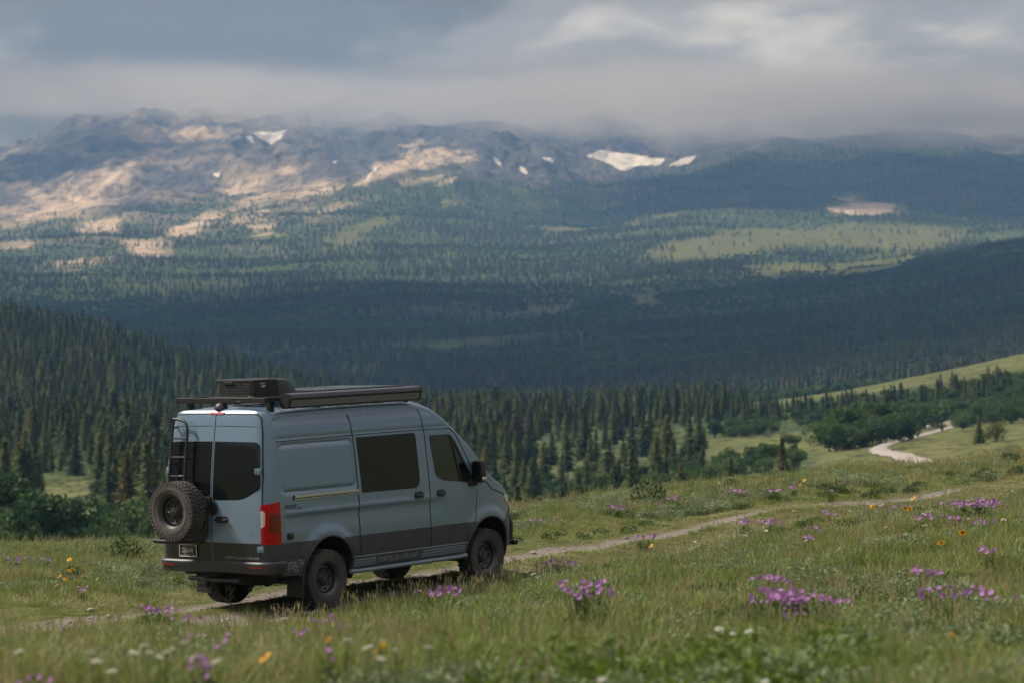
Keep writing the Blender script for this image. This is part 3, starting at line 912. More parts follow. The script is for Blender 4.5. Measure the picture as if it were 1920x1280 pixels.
def strip(name, pts, width, mapf, off, mat, parent, step=.05):
    """thin line of constant width along a 2-D path on a surface"""
    P = [Vector(pts[0])]
    for a, b in zip(pts[:-1], pts[1:]):
        a = Vector(a); b = Vector(b); k = max(1, int((b - a).length / step))
        for j in range(1, k + 1): P.append(a + (b - a) * j / k)
    mb = MB(); vs = []
    for i, p in enumerate(P):
        t = (P[min(i + 1, len(P) - 1)] - P[max(i - 1, 0)]).normalized()
        n = Vector((-t.y, t.x)) * width / 2
        for q in (p + n, p - n):
            vs.append(mapf(q.x, q.y, off)); vs.append(mapf(q.x, q.y, off - .006))
    fs = []
    for i in range(len(P) - 1):
        a = i * 4; b = a + 4
        fs += [(a, a + 2, b + 2, b), (a, b, b + 1, a + 1), (a + 2, a + 3, b + 3, b + 2)]
    mb.add(vs, fs)
    return mb.build(name, mat, parent)
def text_part(name, body, h, mapf, u0, v0, off, mat, parent, du=1.0, width=None, shear=0.0, rise=0.0, spacing=1.0):
    cu = bpy.data.curves.new(name, 'FONT')
    cu.body = body; cu.size = 1.0; cu.shear = shear; cu.space_character = spacing; cu.resolution_u = 3
    tmp = bpy.data.objects.new('tmp', cu); COL.objects.link(tmp)
    dg = bpy.context.evaluated_depsgraph_get()
    me = bpy.data.meshes.new_from_object(tmp.evaluated_get(dg))
    bpy.data.objects.remove(tmp); bpy.data.curves.remove(cu)
    xs = [v.co.x for v in me.vertices]; ys = [v.co.y for v in me.vertices]
    sx = (width / (max(xs) - min(xs))) if width else h / .70
    sy = h / (max(ys) - min(ys))
    for v in me.vertices:
        a = (v.co.x - min(xs)) * sx
        v.co = mapf(u0 + du * a, v0 + (v.co.y - min(ys)) * sy + rise * a, off)
    me.materials.clear()
    return obj(name, me, mat, parent)

def mark_part(name, mapf, u0, v0, w, h, n, off, mat, parent, du=1.0, seed=0, rough=.35):
    """print too small to read in the photograph: a row of uneven little strokes"""
    g = np.random.default_rng(seed); mb = MB()
    for i in range(n):
        a = u0 + du * w * (i + .1) / n; b = u0 + du * w * (i + .55 + .3 * g.random()) / n
        lo = v0 + h * rough * g.random(); hi = v0 + h * (1 - rough * g.random())
        mb.add([mapf(a, lo, off), mapf(b, lo, off), mapf(b, hi, off), mapf(a, hi, off)], [(0, 1, 2, 3)])
    o = mb.build(name, mat, parent); o['kind'] = 'stuff'
    return o

VAN_R = (Matrix.Rotation(math.radians(53.41), 4, 'Z') @ Matrix.Rotation(math.radians(-1.40), 4, 'Y') @ Matrix.Rotation(math.radians(-0.80), 4, 'X'))
VAN_M = Matrix.Translation((-3.336, 39.02, -3.70)) @ VAN_R

def build_wheel(parent, name, loc, side, rubber, rim, spin=0.0, meshes={}):
    """wheel whose outer face looks along +Z of its own frame"""
    key = (rubber.name, rim.name)
    if key not in meshes:
        R_, w = .410, .135
        mb = MB()
        prof = [(.225, -.105), (.235, -.118), (.27, -.130), (.33, -.135), (.372, -.130), (.392, -.112), (.396, -.06), (.397, 0), (.396, .06), (.392, .112), (.372, .130), (.33, .135), (.27, .130), (.235, .118), (.225, .105)]
        mb.lathe(prof, 56)
        n = 40
        for k in range(n):                                  # tread blocks: two centre rows, two shoulder rows that run down the sidewall
            for j, (h, dz, ang, wd) in enumerate(((-.036, .062, .5, .040), (.036, .062, -.5, .040), (-.102, .058, .15, .044), (.102, .058, -.15, .044))):
                th = 2 * PI * (k + (.5 if j % 2 else 0) + (.25 if j > 1 else 0)) / n
                rr = .402 if j < 2 else .397
                rot = Matrix.Rotation(th, 3, 'Z') @ Matrix.Rotation(ang, 3, 'X')
                mb.box(Matrix.Rotation(th, 3, 'Z') @ Vector((rr, 0, h)), (.022, wd, dz), rot)
            th = 2 * PI * (k + .25) / n
            for s in (-1, 1):
                rot = Matrix.Rotation(th, 3, 'Z')
                mb.box(rot @ Vector((.377, 0, s * .126)), (.034, .040 if k % 2 else .028, .022), rot)
        for s in (-1, 1):                                   # raised rings and lettering blocks on the sidewall
            mb.lathe([(.30, s * .133), (.303, s * .138), (.307, s * .138), (.31, s * .133)], 48)
            for k in range(26):
                if k % 9 in (7, 8): continue
                rot = Matrix.Rotation(2 * PI * k / 30, 3, 'Z')
                mb.box(rot @ Vector((.338, 0, s * .134)), (.026, .030, .008), rot)
        tyre = mb.mesh('tyre', .6)
        mb = MB()
        mb.lathe([(.226, .108), (.236, .120), (.240, .112), (.226, .098), (.205, .085), (.200, .02), (.205, -.08), (.226, -.10), (.236, -.112), (.226, -.105)], 48)
        mb.lathe([(.205, .03), (.19, .045), (.17, .05), (.13, .032), (.10, .030), (.092, .052), (.086, .058), (.06, .060), (.055, .075), (.0, .078)], 48)
        rimm = mb.mesh('rim', .5)
        mb = MB()
        for k in range(8):                                  # slots round the disc
            rot = Matrix.Rotation(2 * PI * k / 8, 4, 'Z') @ Matrix.Translation((.150, 0, .0415)) @ Matrix.Rotation(.45, 4, 'Y')
            mb.prism([(.022 * math.cos(a), .030 * math.sin(a)) for a in np.linspace(0, 2 * PI, 13)[:-1]], -.004, .006, rot)
        slots = mb.mesh('slots', None)
        mb = MB()
        for k in range(6):
            rot = Matrix.Rotation(2 * PI * (k + .5) / 6, 4, 'Z') @ Matrix.Translation((.075, 0, .056))
            mb.prism([(.012 * math.cos(a), .012 * math.sin(a)) for a in np.linspace(0, 2 * PI, 7)[:-1]], 0, .022, rot)
        nuts = mb.mesh('nuts', None)
        tyre.materials.append(rubber); rimm.materials.append(rim); slots.materials.append(M['seam']); nuts.materials.append(M['dusty_rim'])
        meshes[key] = (tyre, rimm, slots, nuts)
    w = empty(name, parent=parent)
    w.matrix_local = Matrix.Translation(loc) @ side @ Matrix.Rotation(spin, 4, 'Z')
    for nm, me in zip(('tyre', 'rim', 'vent_slots', 'wheel_nuts'), meshes[key]):
        q = obj(nm, me, None, w)
        if nm in ('vent_slots', 'wheel_nuts'): q['kind'] = 'stuff'
    return w

def build_van():
    van = empty('camper_van')
    van.matrix_world = VAN_M
    tag(van, 'slate blue high-roof camper van with spare wheel and ladder, climbing the grassy two-track', 'van')
    SR, SL = side_map(-1), side_map(1)
    # ---- body shell: rings from the right sill over the roof to the left sill
    NS, NR = 96, 22
    xs = list(np.linspace(-1.07, 4.66, 190)) + [4.69, 4.705, 4.715]
    ring = []
    for i in range(NS): ring.append(('s', i / (NS - 1)))
    for i in range(1, NR + 1): ring.append(('r', i / NR))
    FD_WIN = roundpoly([(2.40, 2.265), (2.47, 1.68), (2.62, 1.60), (3.28, 1.53), (3.34, 1.60), (2.98, 2.20), (2.90, 2.265)], [.06, .05, .06, .04, .03, .10, .05])
    def inside(p, poly):
        c = False; j = len(poly) - 1
        for i in range(len(poly)):
            if (poly[i][1] > p[1]) != (poly[j][1] > p[1]) and p[0] < (poly[j][0] - poly[i][0]) * (p[1] - poly[i][1]) / (poly[j][1] - poly[i][1]) + poly[i][0]: c = not c
            j = i
        return c
    def ring_point(X, kind, t):
        zt = roof_z(X); zb = sill_z(X)
        zs = zt - (.15 if X < 2.9 else .15 - .07 * sstep(2.9, 3.8, X))
        if kind == 's':
            z = zb + (zs - zb) * t
            x = X
            if X < 0: x = X + LEAN(z) * sstep(0.0, -1.07, X)
            # snap to the wheel-arch circle
            for cx, cz, r in ARCH:
                d = math.hypot(x - cx, z - cz)
                if abs(d - r) < .017 and z > cz - .2:
                    x = cx + (x - cx) * r / d; z = cz + (z - cz) * r / d
            return x, half_width(x, z), z
        ws = half_width(X, zs)
        ph = t * PI / 2
        y = ws * max(math.cos(ph), 0) ** (2 / 3.2); z = zs + (zt - zs) * math.sin(ph) ** (2 / 3.2)
        if t >= 1: y = 0.0
        x = X
        if X < 0: x = X + (LEAN(z)) * sstep(0.0, -1.07, X)
        return x, y, z
    grid = []
    for i, X in enumerate(xs):
        row = []
        for kind, t in ring:
            x, y, z = ring_point(X, kind, t)
            if i == 0: x = rear_x(y, z)
            row.append((x, y, z))
        grid.append(row)
    nr = len(ring)
    V = []; idx = {}
    for i in range(len(xs)):
        for s in (-1, 1):
            for j in range(nr):
                x, y, z = grid[i][j]
                if j == nr - 1 and s == 1: idx[i, s, j] = idx[i, -1, j]; continue
                idx[i, s, j] = len(V); V.append((x, s * y, z))
    body, wind = [], []
    for i in range(len(xs) - 1):
        for j in range(nr - 1):
            q = [grid[i][j], grid[i + 1][j], grid[i + 1][j + 1], grid[i][j + 1]]
            mx = sum(p[0] for p in q) / 4; mz = sum(p[2] for p in q) / 4; my = sum(p[1] for p in q) / 4
            if ring[j][0] == 's':
                if any(math.hypot(p[0] - cx, p[2] - cz) < r - .003 for p in q for cx, cz, r in ARCH): continue
                if 2.3 < mx < 3.4 and mz > 1.5 and inside((mx, mz), FD_WIN): continue
            glass = ring[j][0] == 'r' and 2.72 < mx < 3.72 and my < .76
            for s in (-1, 1):
                f = (idx[i, s, j], idx[i + 1, s, j], idx[i + 1, s, j + 1], idx[i, s, j + 1])
                if s == 1: f = f[::-1]
                (wind if glass else body).append(f)
    # rear wall and nose cap
    NY = 30
    for end, i0 in (('rear', 0), ('nose', len(xs) - 1)):
        rows = []
        for j in range(nr):
            y = grid[i0][j][1]; z = grid[i0][j][2]
            r = []
            for k in range(NY + 1):
                if k == 0: r.append(idx[i0, -1, j])
                elif k == NY: r.append(idx[i0, 1, j])
                else:
                    # cluster columns towards the rounded corners
                    yy = -y * math.cos(PI * k / NY)
                    x = rear_x(yy, z) if end == 'rear' else grid[i0][j][0] + .03 * (1 - (yy / max(y, 1e-3)) ** 2)
                    r.append(len(V)); V.append((x, yy, z))
            rows.append(r)
        for j in range(nr - 2):
            for k in range(NY):
                f = (rows[j][k], rows[j + 1][k], rows[j + 1][k + 1], rows[j][k + 1])
                body.append(f if end == 'rear' else f[::-1])
    for nm, fs, mt in (('body_shell', body, M['paint']), ('windshield', wind, M['clearglass'])):
        used = sorted({v for f in fs for v in f}); rm = {v: k for k, v in enumerate(used)}
        me = bpy.data.meshes.new(nm)
        me.from_pydata([V[v] for v in used], [], [tuple(rm[v] for v in f) for f in fs])
        me.validate(); me.shade_smooth()
        bm = bmesh.new(); bm.from_mesh(me)
        bmesh.ops.recalc_face_normals(bm, faces=bm.faces[:])
        for e in bm.edges:
            if len(e.link_faces) == 2 and e.calc_face_angle(0) > .9: e.smooth = False
        bm.to_mesh(me); bm.free()
        o = obj(nm, me, mt, van)
    # ---- side doors, panels and glass
    def arc(cx, cz, r, a0, a1, n=14): return [(cx + r * math.cos(math.radians(a)), cz + r * math.sin(math.radians(a))) for a in np.linspace(a0, a1, n)]
    for s, mp in ((-1, SR), (1, SL)):
        door = patch('front_door', [roundpoly([(2.318, .50), (3.122, .50), (3.184, .78), (3.366, 1.02), (3.427, 1.42), (3.47, 1.47), (3.405, 1.625), (3.028, 2.25), (2.92, 2.338), (2.318, 2.352)], [.03, .03, .08, .05, .03, .02, .03, .12, .08, .05]), FD_WIN], mp, .005, M['paint'], van)
        wf = patch('window_frame', [FD_WIN, roundpoly([(2.425, 2.24), (2.49, 1.69), (2.63, 1.622), (3.26, 1.553), (3.30, 1.60), (2.955, 2.185), (2.88, 2.24)], [.05, .04, .05, .04, .03, .09, .05])], mp, .008, M['black'], door, .03, .05)
        patch('window', [roundpoly([(2.42, 2.245), (2.485, 1.685), (2.63, 1.617), (3.265, 1.548), (3.305, 1.60), (2.96, 2.19), (2.885, 2.245)], [.05, .04, .05, .04, .03, .09, .05])], mp, -.004, M['cabglass'], door, .003, .08)
        strip('window_divider', [(2.93, 2.22), (3.06, 1.575)], .035, mp, .009, M['black'], door)
        hb = MB()
        hx = 2.56
        patch('handle_cup', [roundpoly([(hx - .10, 1.37), (hx + .10, 1.37), (hx + .10, 1.47), (hx - .10, 1.47)], .05)], mp, .010, M['black'], door, .01, .05)
        y0 = s * (half_width(hx, 1.42) + .026)
        hb.box((hx, y0, 1.415), (.20, .028, .034), None, .012); hb.build('handle', M['gloss'], door, .5)
        # mirror: arm, housing, glass-side repeater
        mr = empty('door_mirror', parent=van)
        mb = MB()
        ym = s * (half_width(3.35, 1.6) + .02)
        mb.box((3.36, ym + s * .10, 1.69), (.15, .20, .34), Matrix.Rotation(s * -.1, 3, 'Z'), .055)
        mb.build('mirror_housing', M['black'], mr, .6)
        mb = MB(); mb.box((3.33, ym - s * .01, 1.52), (.20, .10, .10), None, .03); mb.build('mirror_arm', M['black'], mr, .6)
        mb = MB(); mb.box((3.282, ym + s * .10, 1.70), (.012, .16, .27), None, .005); mb.build('mirror_glass', M['glass'], mr, .6)
        mb = MB(); mb.box((3.35, ym + s * .198, 1.585), (.10, .02, .05), None, .008); mb.build('repeater_lamp', M['clear'], mr, .6)
    slider = patch('sliding_door', [rrect(.710, 2.295, .50, 2.35, .05)], SR, .005, M['paint'], van)
    patch('window', [roundpoly([(.775, 1.545), (2.02, 1.53), (2.095, 1.62), (2.10, 2.325), (.76, 2.325)], [.02, .10, .12, .07, .02])], SR, .0075, M['glass'], slider, .004, .06)
    strip('window_rail', [(.80, 1.865), (2.085, 1.85)], .010, SR, .009, M['seam'], slider)
    strip('window_divider', [(1.42, 1.545), (1.42, 1.855)], .008, SR, .009, M['seam'], slider)
    patch('handle_cup', [rrect(1.94, 2.15, 1.375, 1.475, .05)], SR, .010, M['black'], slider, .01, .05)
    mb = MB(); mb.box((2.045, -(half_width(2.05, 1.42) + .026), 1.42), (.20, .028, .034), None, .012); mb.build('handle', M['gloss'], slider, .5)
    # seams (recessed rubber) where the doors meet the shell
    for k, x in enumerate((.702, 2.305)): strip('door_seam', [(x, .49), (x, 2.36)], .014, SR, .0058, M['seam'], van)
    strip('door_seam', [(.702, 2.36), (.68, 2.58), (.665, 2.66)], .011, SR, .0058, M['seam'], van)
    strip('door_seam', [(2.305, 2.36), (2.28, 2.58), (2.25, 2.66)], .009, SR, .0058, M['seam'], van)
    strip('door_seam', [(3.13, .50), (3.19, .77), (3.375, 1.02), (3.435, 1.42)], .011, SR, .0058, M['seam'], van)
    strip('door_seam', [(2.33, 2.36), (2.93, 2.345), (3.04, 2.255), (3.42, 1.63)], .012, SR, .0058, M['seam'], van)
    strip('door_seam', [(-.93, 2.352), (.70, 2.362), (2.30, 2.36)], .010, SR, .0058, M['seam'], van)
    strip('hood_seam', [(3.62, 1.56), (3.80, 1.40), (4.05, 1.33), (4.36, 1.22)], .014, SR, .0058, M['seam'], van)
    patch('fuel_flap', [rrect(2.27, 2.335, .98, 1.2, .01)], SL, .003, M['paint'], van)
    # sliding-door rail
    rail = patch('door_rail', [rrect(-.66, .695, 1.545, 1.605, .006)], SR, .016, M['alu'], van, .02, .08)
    strip('rail_groove', [(-.65, 1.563), (.69, 1.563)], .014, SR, .0175, M['seam'], rail)
    mb = MB(); mb.box((-.675, -(half_width(-.67, 1.57) + .008), 1.575), (.03, .02, .06), None, .004); mb.build('rail_end', M['black'], rail)
    # cladding between and behind the arches
    def clad_mid():
        cx, cz, r = ARCH[0]; c2, cz2, r2 = ARCH[1]
        a = arc(cx, cz, r + .003, 62, 4, 12); b = arc(c2, cz2, r2 + .003, 176, 118, 12)
        return [(a[-1][0], .66)] + [p for p in a[::-1] if p[1] > .67] + [(cx + .32, .955), (c2 - .36, .945)] + [p for p in b[::-1] if p[1] > .67][::1] + [(b[0][0], .66)]
    for s, mp in ((-1, SR), (1, SL)):
        patch('side_cladding', [clad_mid()], mp, .014, M['clad'], van, .02, .07)
        for x in (.705, 2.305, 3.15): strip('cladding_seam', [(x, .50), (x, .94)], .016, mp, .0165 if x < 3 else .015, M['seam'], van)
        sp = patch('sill_panel', [roundpoly([(.50, .46), (3.10, .455), (3.165, .655), (.52, .665)], .015)], mp, .032, M['sill'], van, .04, .08)
        strip('sill_edge', [(.52, .662), (3.16, .652)], .012, mp, .035, M['alu'] if 0 else M['greyprint'], sp)
        mb = MB()
        mb.tube([(x, s * (half_width(min(max(x, .5), 3.1), .47) + .045), .455 + (.0 if .6 < x < 3.0 else .01)) for x in np.linspace(.46, 3.12, 18)], .030, 10)
        mb.build('step_bar', M['stripe'], van, .7)
        for a, b in ((.45, 1.02), (2.02, 3.10)):
            for k, (zz, hh) in enumerate(((.612, .026), (.573, .022), (.537, .018))):
                patch('stripe', [[(a + .06 - .02 * k if a > 2 else .545, zz - hh / 2), (b - (.0 if a > 2 else .02 * k), zz - hh / 2), (b + (.01 if a < 2 else 0), zz + hh / 2), (a + .09 - .02 * k if a > 2 else .545, zz + hh / 2)]], mp, .0345, M['stripe'], sp, .004, .1)
        # rear corner: upper piece under the lamp, panel with the lettering, mud flap
        cx, cz, r = ARCH[0]
        a = [p for p in arc(cx, cz, r + .003, 176, 115, 12)]
        patch('rear_cladding', [[(-.955, .77), (a[0][0], .77)] + [p for p in a if p[1] > .78] + [(cx - .30, .965), (-.955, .975)]], mp, .014, M['clad'], van, .02, .07)
        patch('corner_panel', [roundpoly([(-.95, .53), (-.56, .50), (-.485, .765), (-.95, .765)], .012)], mp, .03, M['clad'], van, .04, .07)
        mb = MB(); mb.box((-.50, s * .84, .40), (.03, .30, .42), Matrix.Rotation(.10, 3, 'Y'), .008); mb.build('mud_flap', M['black'], van)
        for cx, cz, r in ARCH:                               # rolled arch lip and dark inner well
            mb = MB()
            pts = arc(cx, cz, r + .008, -8, 188, 34)
            mb.tube([(x, s * (half_width(x, z) + .004), z) for x, z in pts], .016, 8)
            mb.build('arch_lip', M['clad'], van, .8)
            mb = MB(); vs = []; fs = []
            pts = arc(cx, cz, r - .001, -12, 192, 30)
            for x, z in pts: vs += [(x, s * (half_width(x, max(z, .5)) - .004), z), (x, s * .45, z)]
            for k in range(len(pts) - 1): fs.append((2 * k, 2 * k + 1, 2 * k + 3, 2 * k + 2))
            n0 = len(vs); vs += [(x, s * .45, z) for x, z in pts]; fs.append(tuple(range(n0, n0 + len(pts))))
            mb.add(vs, fs); mb.build('wheel_well', M['under'], van)
    # front corner in dark plastic, headlamp, bull bar
    for s, mp in ((-1, SR), (1, SL)):
        cx, cz, r = ARCH[1]
        a = [p for p in arc(cx, cz, r + .003, 55, 6, 12)]
        patch('front_bumper_corner', [a + [(cx + .56, .50), (4.66, .55), (4.68, .90), (4.50, 1.10), (4.36, 1.06), (4.19, .935)]], mp, .012, M['clad'], van, .02, .05)
        hl = patch('headlight', [roundpoly([(4.15, 1.285), (4.26, 1.13), (4.46, 1.02), (4.60, 1.02), (4.56, 1.10), (4.33, 1.29)], .03)], mp, .008, M['clear'], van, .015, .04)
        patch('turn_signal', [roundpoly([(4.23, 1.185), (4.29, 1.12), (4.44, 1.05), (4.47, 1.08), (4.30, 1.19)], .02)], mp, .011, M['orange'], hl, .006, .04)
    mb = MB()
    for s in (-1, 1):
        mb.tube([(4.62, s * .62, .52), (4.73, s * .60, .50), (4.78, s * .60, .54), (4.79, s * .60, .80), (4.77, s * .58, .90), (4.70, s * .50, .93)], .035, 10)
    mb.tube([(4.77, -.72, .51), (4.78, 0, .50), (4.77, .72, .51)], .038, 10)
    mb.tube([(4.77, -.58, .90), (4.79, 0, .92), (4.77, .58, .90)], .034, 10)
    mb.build('bull_bar', M['powder'], van, .7)
    mb = MB(); mb.box((4.72, 0, .72), (.10, 1.1, .34), None, .04); mb.build('grille', M['black'], van, .6)
    # ---- rear doors
    def door_poly(s):
        pts = [(.007, .725), (.892, .725), (.892, 1.0), (.887, 1.9), (.831, 2.46), (.783, 2.72), (.007, 2.732)]
        return roundpoly([(s * y, z) for y, z in pts], [.01, .05, .02, .3, .3, .10, .01], 6)
    WIN = [(.022, 1.565), (.56, 1.575), (.86, 1.72), (.868, 1.80), (.825, 2.355), (.022, 2.365)]
    doors = {}
    for s in (1, -1):
        d = patch('rear_door', [door_poly(s)], rear_map, .006, M['paint'], van, .016, .06)
        doors[s] = d
        patch('window', [roundpoly([(s * y, z) for y, z in WIN], [.005, .12, .05, .05, .10, .005], 6)], rear_map, .0085, M['glass'], d, .0035, .06)
        patch('lower_panel', [roundpoly([(s * .016, .735), (s * .875, .735), (s * .878, .985), (s * .016, .985)], [.005, .045, .01, .005])], rear_map, .0085, M['gloss'], d, .0035, .08)
        strip('door_crease', [(s * .03, 2.575), (s * .76, 2.565)], .008, rear_map, .0075, M['seam'], d)
        strip('door_seam', [(s * .90, .73), (s * .90, 1.0), (s * .895, 1.9), (s * .838, 2.47), (s * .792, 2.68), (s * .74, 2.73), (s * .02, 2.742)], .013, rear_map, .0072, M['seam'], van)
        for z in (1.06, 1.96) if s < 0 else (1.96,):
            hg = MB(); p = Vector(corner_map(s)(.015, z if z > 1.2 else .905, .014))
            hg.box(p, (.035, .10, .085), Matrix.Rotation(-s * .15, 3, 'Z'), .008)
            h = hg.build('hinge', M['paint'], van, .5)
            hb = MB()
            for dz in (-.018, .018): hb.box(p + Vector((-.019, s * -.02, dz)), (.008, .016, .016), None, .003)
            hb.build('hinge_bolts', M['seam'], h)['kind'] = 'stuff'
    strip('door_seam', [(0, .72), (0, 2.74)], .015, rear_map, .0072, M['seam'], van)
    patch('handle_cup', [roundpoly([(-.08, 1.255), (-.30, 1.255), (-.30, 1.345), (-.08, 1.345)], .045)], rear_map, .012, M['black'], doors[-1], .008, .05)
    mb = MB(); mb.box((rear_x(-.19, 1.29) - .034, -.19, 1.292), (.03, .23, .036), None, .013); mb.build('handle', M['gloss'], doors[-1], .5)
    # round emblem: ring and three-pointed star
    em = empty('emblem', parent=van)
    ex = rear_x(.03, 1.44) - .010
    rot = Matrix.Translation((ex, -.035, 1.445)) @ Matrix.Rotation(-PI / 2, 4, 'Y')
    mb = MB(); mb.lathe([(0, .0), (.085, .0), (.090, .008), (.088, .014), (.078, .016), (.074, .010), (0, .010)], 28, rot); mb.build('emblem_ring', M['black'], em, .5)
    mb = MB()
    for k in range(3):
        a = 2 * PI * k / 3
        mb.prism([(.072 * math.cos(a), .072 * math.sin(a)), (.014 * math.cos(a + 1.05), .014 * math.sin(a + 1.05)), (.014 * math.cos(a - 1.05), .014 * math.sin(a - 1.05))], .011, .017, rot)
    mb.build('emblem_star', M['powder'], em)
    # ---- lamps at the rear corners
    for s in (-1, 1):
        cm = corner_map(s)
        tl = patch('taillight', [roundpoly([(.015, .975), (.335, .965), (.325, 1.545), (.02, 1.505)], .02)], cm, .012, M['red'], van, .02, .035)
        patch('reverse_lamp', [roundpoly([(.022, 1.19), (.075, 1.23), (.085, 1.40), (.06, 1.43), (.022, 1.43)], .015)], cm, .015, M['clear'], tl, .006, .03)
        patch('lamp_core', [roundpoly([(.12, 1.13), (.31, 1.10), (.305, 1.38), (.14, 1.40)], .03)], cm, .0145, M['dkred'], tl, .005, .03)
        strip('lamp_rib', [(.10, 1.07), (.18, 1.085), (.32, 1.08)], .010, cm, .015, M['dkred'], tl)
        strip('lamp_rib', [(.06, 1.02), (.16, 1.04), (.32, 1.03)], .008, cm, .015, M['dkred'], tl)
    # ---- bumper, reflectors, tow step
    def bump_path(z, off):
        out = []
        for s_ in np.linspace(.42, -.8, 26): out.append(Vector(corner_map(-1)(s_, z, off)))
        return out
    mb = MB(); vs = []; fs = []
    prof = [(.735, .0), (.735, .050), (.715, .068), (.665, .066), (.645, .055), (.585, .045), (.565, .02), (.565, -.02)]
    rowsn = 0
    for sg, ss in ((-1, np.linspace(.42, -.83, 27)), (1, np.linspace(-.83, .42, 27))):
        for q in ss:
            for z, off in prof:
                fade = sstep(.42, .30, q)
                vs.append(corner_map(sg)(q, z, off * (.55 + .45 * fade)))
            rowsn += 1
    n = len(prof)
    for i in range(rowsn - 1):
        for j in range(n - 1): fs.append((i * n + j, (i + 1) * n + j, (i + 1) * n + j + 1, i * n + j + 1))
    mb.add(vs, fs); bp = mb.build('rear_bumper', M['clad'], van, .6)
    for s in (-1, 1):
        patch('bumper_reflector', [roundpoly([(-.16, .640), (.06, .650), (.09, .685), (-.15, .672)], .01)], corner_map(s), .0675, M['dkred'], bp, .006, .05)
        patch('bumper_corner', [roundpoly([(.025, .735), (.36, .735), (.345, .962), (.03, .968)], .02)], corner_map(s), .014, M['clad'], van, .02, .04)
    tow = empty('tow_hitch', parent=van)
    mb = MB(); mb.box((-1.22, -.18, .475), (.22, .72, .045), None, .012); mb.build('hitch_step', M['powder'], tow, .5)
    mb = MB(); mb.box((-1.20, .30, .475), (.10, .36, .06), None, .02); mb.box((-1.20, .22, .40), (.09, .20, .10), None, .03); mb.build('hitch_receiver', M['powder'], tow, .5)
    mb = MB(); mb.box((-1.02, .02, .46), (.34, .08, .08), None, .01); mb.box((-.88, 0, .50), (.09, 1.25, .09), None, .01); mb.build('hitch_beam', M['under'], tow, .5)
    # ---- number plate
    px = lambda y, z: rear_x(y, z) - .028
    pl = MB(); pl.box((px(.44, .86) + .004, .44, .862), (.008, .315, .165), None, .003); plate = pl.build('number_plate', M['gloss'], doors[1], .5)
    fr = MB(); X = px(.44, .86) - .003
    for c, s_ in (((X, .44, .942), (.006, .322, .008)), ((X, .44, .782), (.006, .322, .010)), ((X, .598, .862), (.006, .008, .168)), ((X, .282, .862), (.006, .009, .168))): fr.box(c, s_)
    fr.build('plate_frame', M['white'], plate)
    flat = lambda u, v, off: (X - .001 - off, u, v)
    text_part('plate_number', 'DDA144', .068, flat, .538, .832, .001, M['white'], plate, -1, .19)
    mark_part('plate_header', flat, .53, .914, .17, .022, 8, .001, M['olive'], plate, -1, 1, .15)
    mark_part('plate_footer', flat, .565, .793, .26, .028, 11, .0015, M['greyprint'], plate, -1, 2, .6)
    mb = MB(); mb.box((X, .305, .925), (.004, .030, .028)); mb.build('plate_sticker', M['green'], plate)
    # ---- high brake lamp and reversing camera
    bl = patch('brake_light', [roundpoly([(.12, 2.736), (-.14, 2.736), (-.14, 2.764), (.12, 2.764)], .012)], rear_map, .020, M['dkred2'], van, .03, .04)
    mb = MB()
    mb.lathe([(0, .085), (.05, .080), (.082, .055), (.095, .02), (.098, 0), (.0, 0)], 20, Matrix.Translation((-1.0, .0, 2.805)) @ Matrix.Scale(.95, 4, (1, 0, 0)))
    mb.build('reversing_camera', M['black'], van, .7)
    # ---- ladder on the left door
    ld = empty('ladder', parent=van)
    lx = lambda z: rear_x(.6, z) - .10
    yo, yi = .715, .43
    mb = MB()
    zz = list(np.linspace(1.10, 2.56, 12))
    mb.tube([(lx(z), yo, z) for z in zz] + [(lx(2.62) , yo - .005, 2.66)], .020, 10); mb.build('ladder_rail', M['powder'], ld, .7)
    mb = MB()
    mb.tube([(lx(z), yi, z) for z in zz[:-1]] + [(lx(2.5), yi + .004, 2.53), (lx(2.57), yi + .03, 2.60), (lx(2.62), yi + .09, 2.645), (lx(2.64), .62, 2.665), (lx(2.62), yo, 2.67)], .020, 10); mb.build('ladder_rail', M['powder'], ld, .7)
    for z in (1.63, 1.885, 2.145, 2.405):
        mb = MB(); mb.tube([(lx(z), yo, z), (lx(z), yi, z)], .014, 8); mb.build('rung', M['powder'], ld, .7)
    for z in (1.25, 2.05, 2.55):
        mb = MB(); mb.tube([(lx(z), yo, z), (rear_x(yo, z) - .005, yo, z)], .012, 8); mb.build('bracket', M['powder'], ld)
    # ---- spare wheel on its swing-out tube carrier
    cr = empty('spare_carrier', parent=van)
    cx_ = rear_x(.5, 1.3) - .075
    mb = MB()
    mb.tube([(cx_ - .16, .88, 1.0), (cx_ - .14, .78, .99), (cx_ - .03, .40, .985), (cx_, .22, .99), (cx_, .10, 1.04), (cx_, .05, 1.14), (cx_, .045, 1.45), (cx_, .07, 1.58), (cx_, .16, 1.66), (cx_, .45, 1.68), (cx_, .85, 1.66)], .030, 12)
    mb.build('carrier_tube', M['powder'], cr, .7)
    mb = MB(); mb.tube([(cx_, .045, 1.30), (cx_, .92, 1.30)], .028, 10); mb.tube([(cx_, .90, 1.0), (cx_, .90, 1.66)], .026, 10); mb.build('carrier_brace', M['powder'], cr, .7)
    mb = MB(); mb.box((cx_ + .03, .02, 1.575), (.05, .10, .08), None, .01); mb.build('carrier_latch', M['powder'], cr, .5)
    sw = build_wheel(van, 'spare_wheel', (cx_ - .19, .405, 1.42), Matrix.Rotation(-PI / 2, 4, 'Y') @ Matrix.Identity(4), M['spare_rubber'], M['dusty_rim'], .3)
    mb = MB(); mb.tube([(0, 0, .05), (0, 0, .17)], .012, 8); mb.build('mounting_bolt', M['alu'], sw)
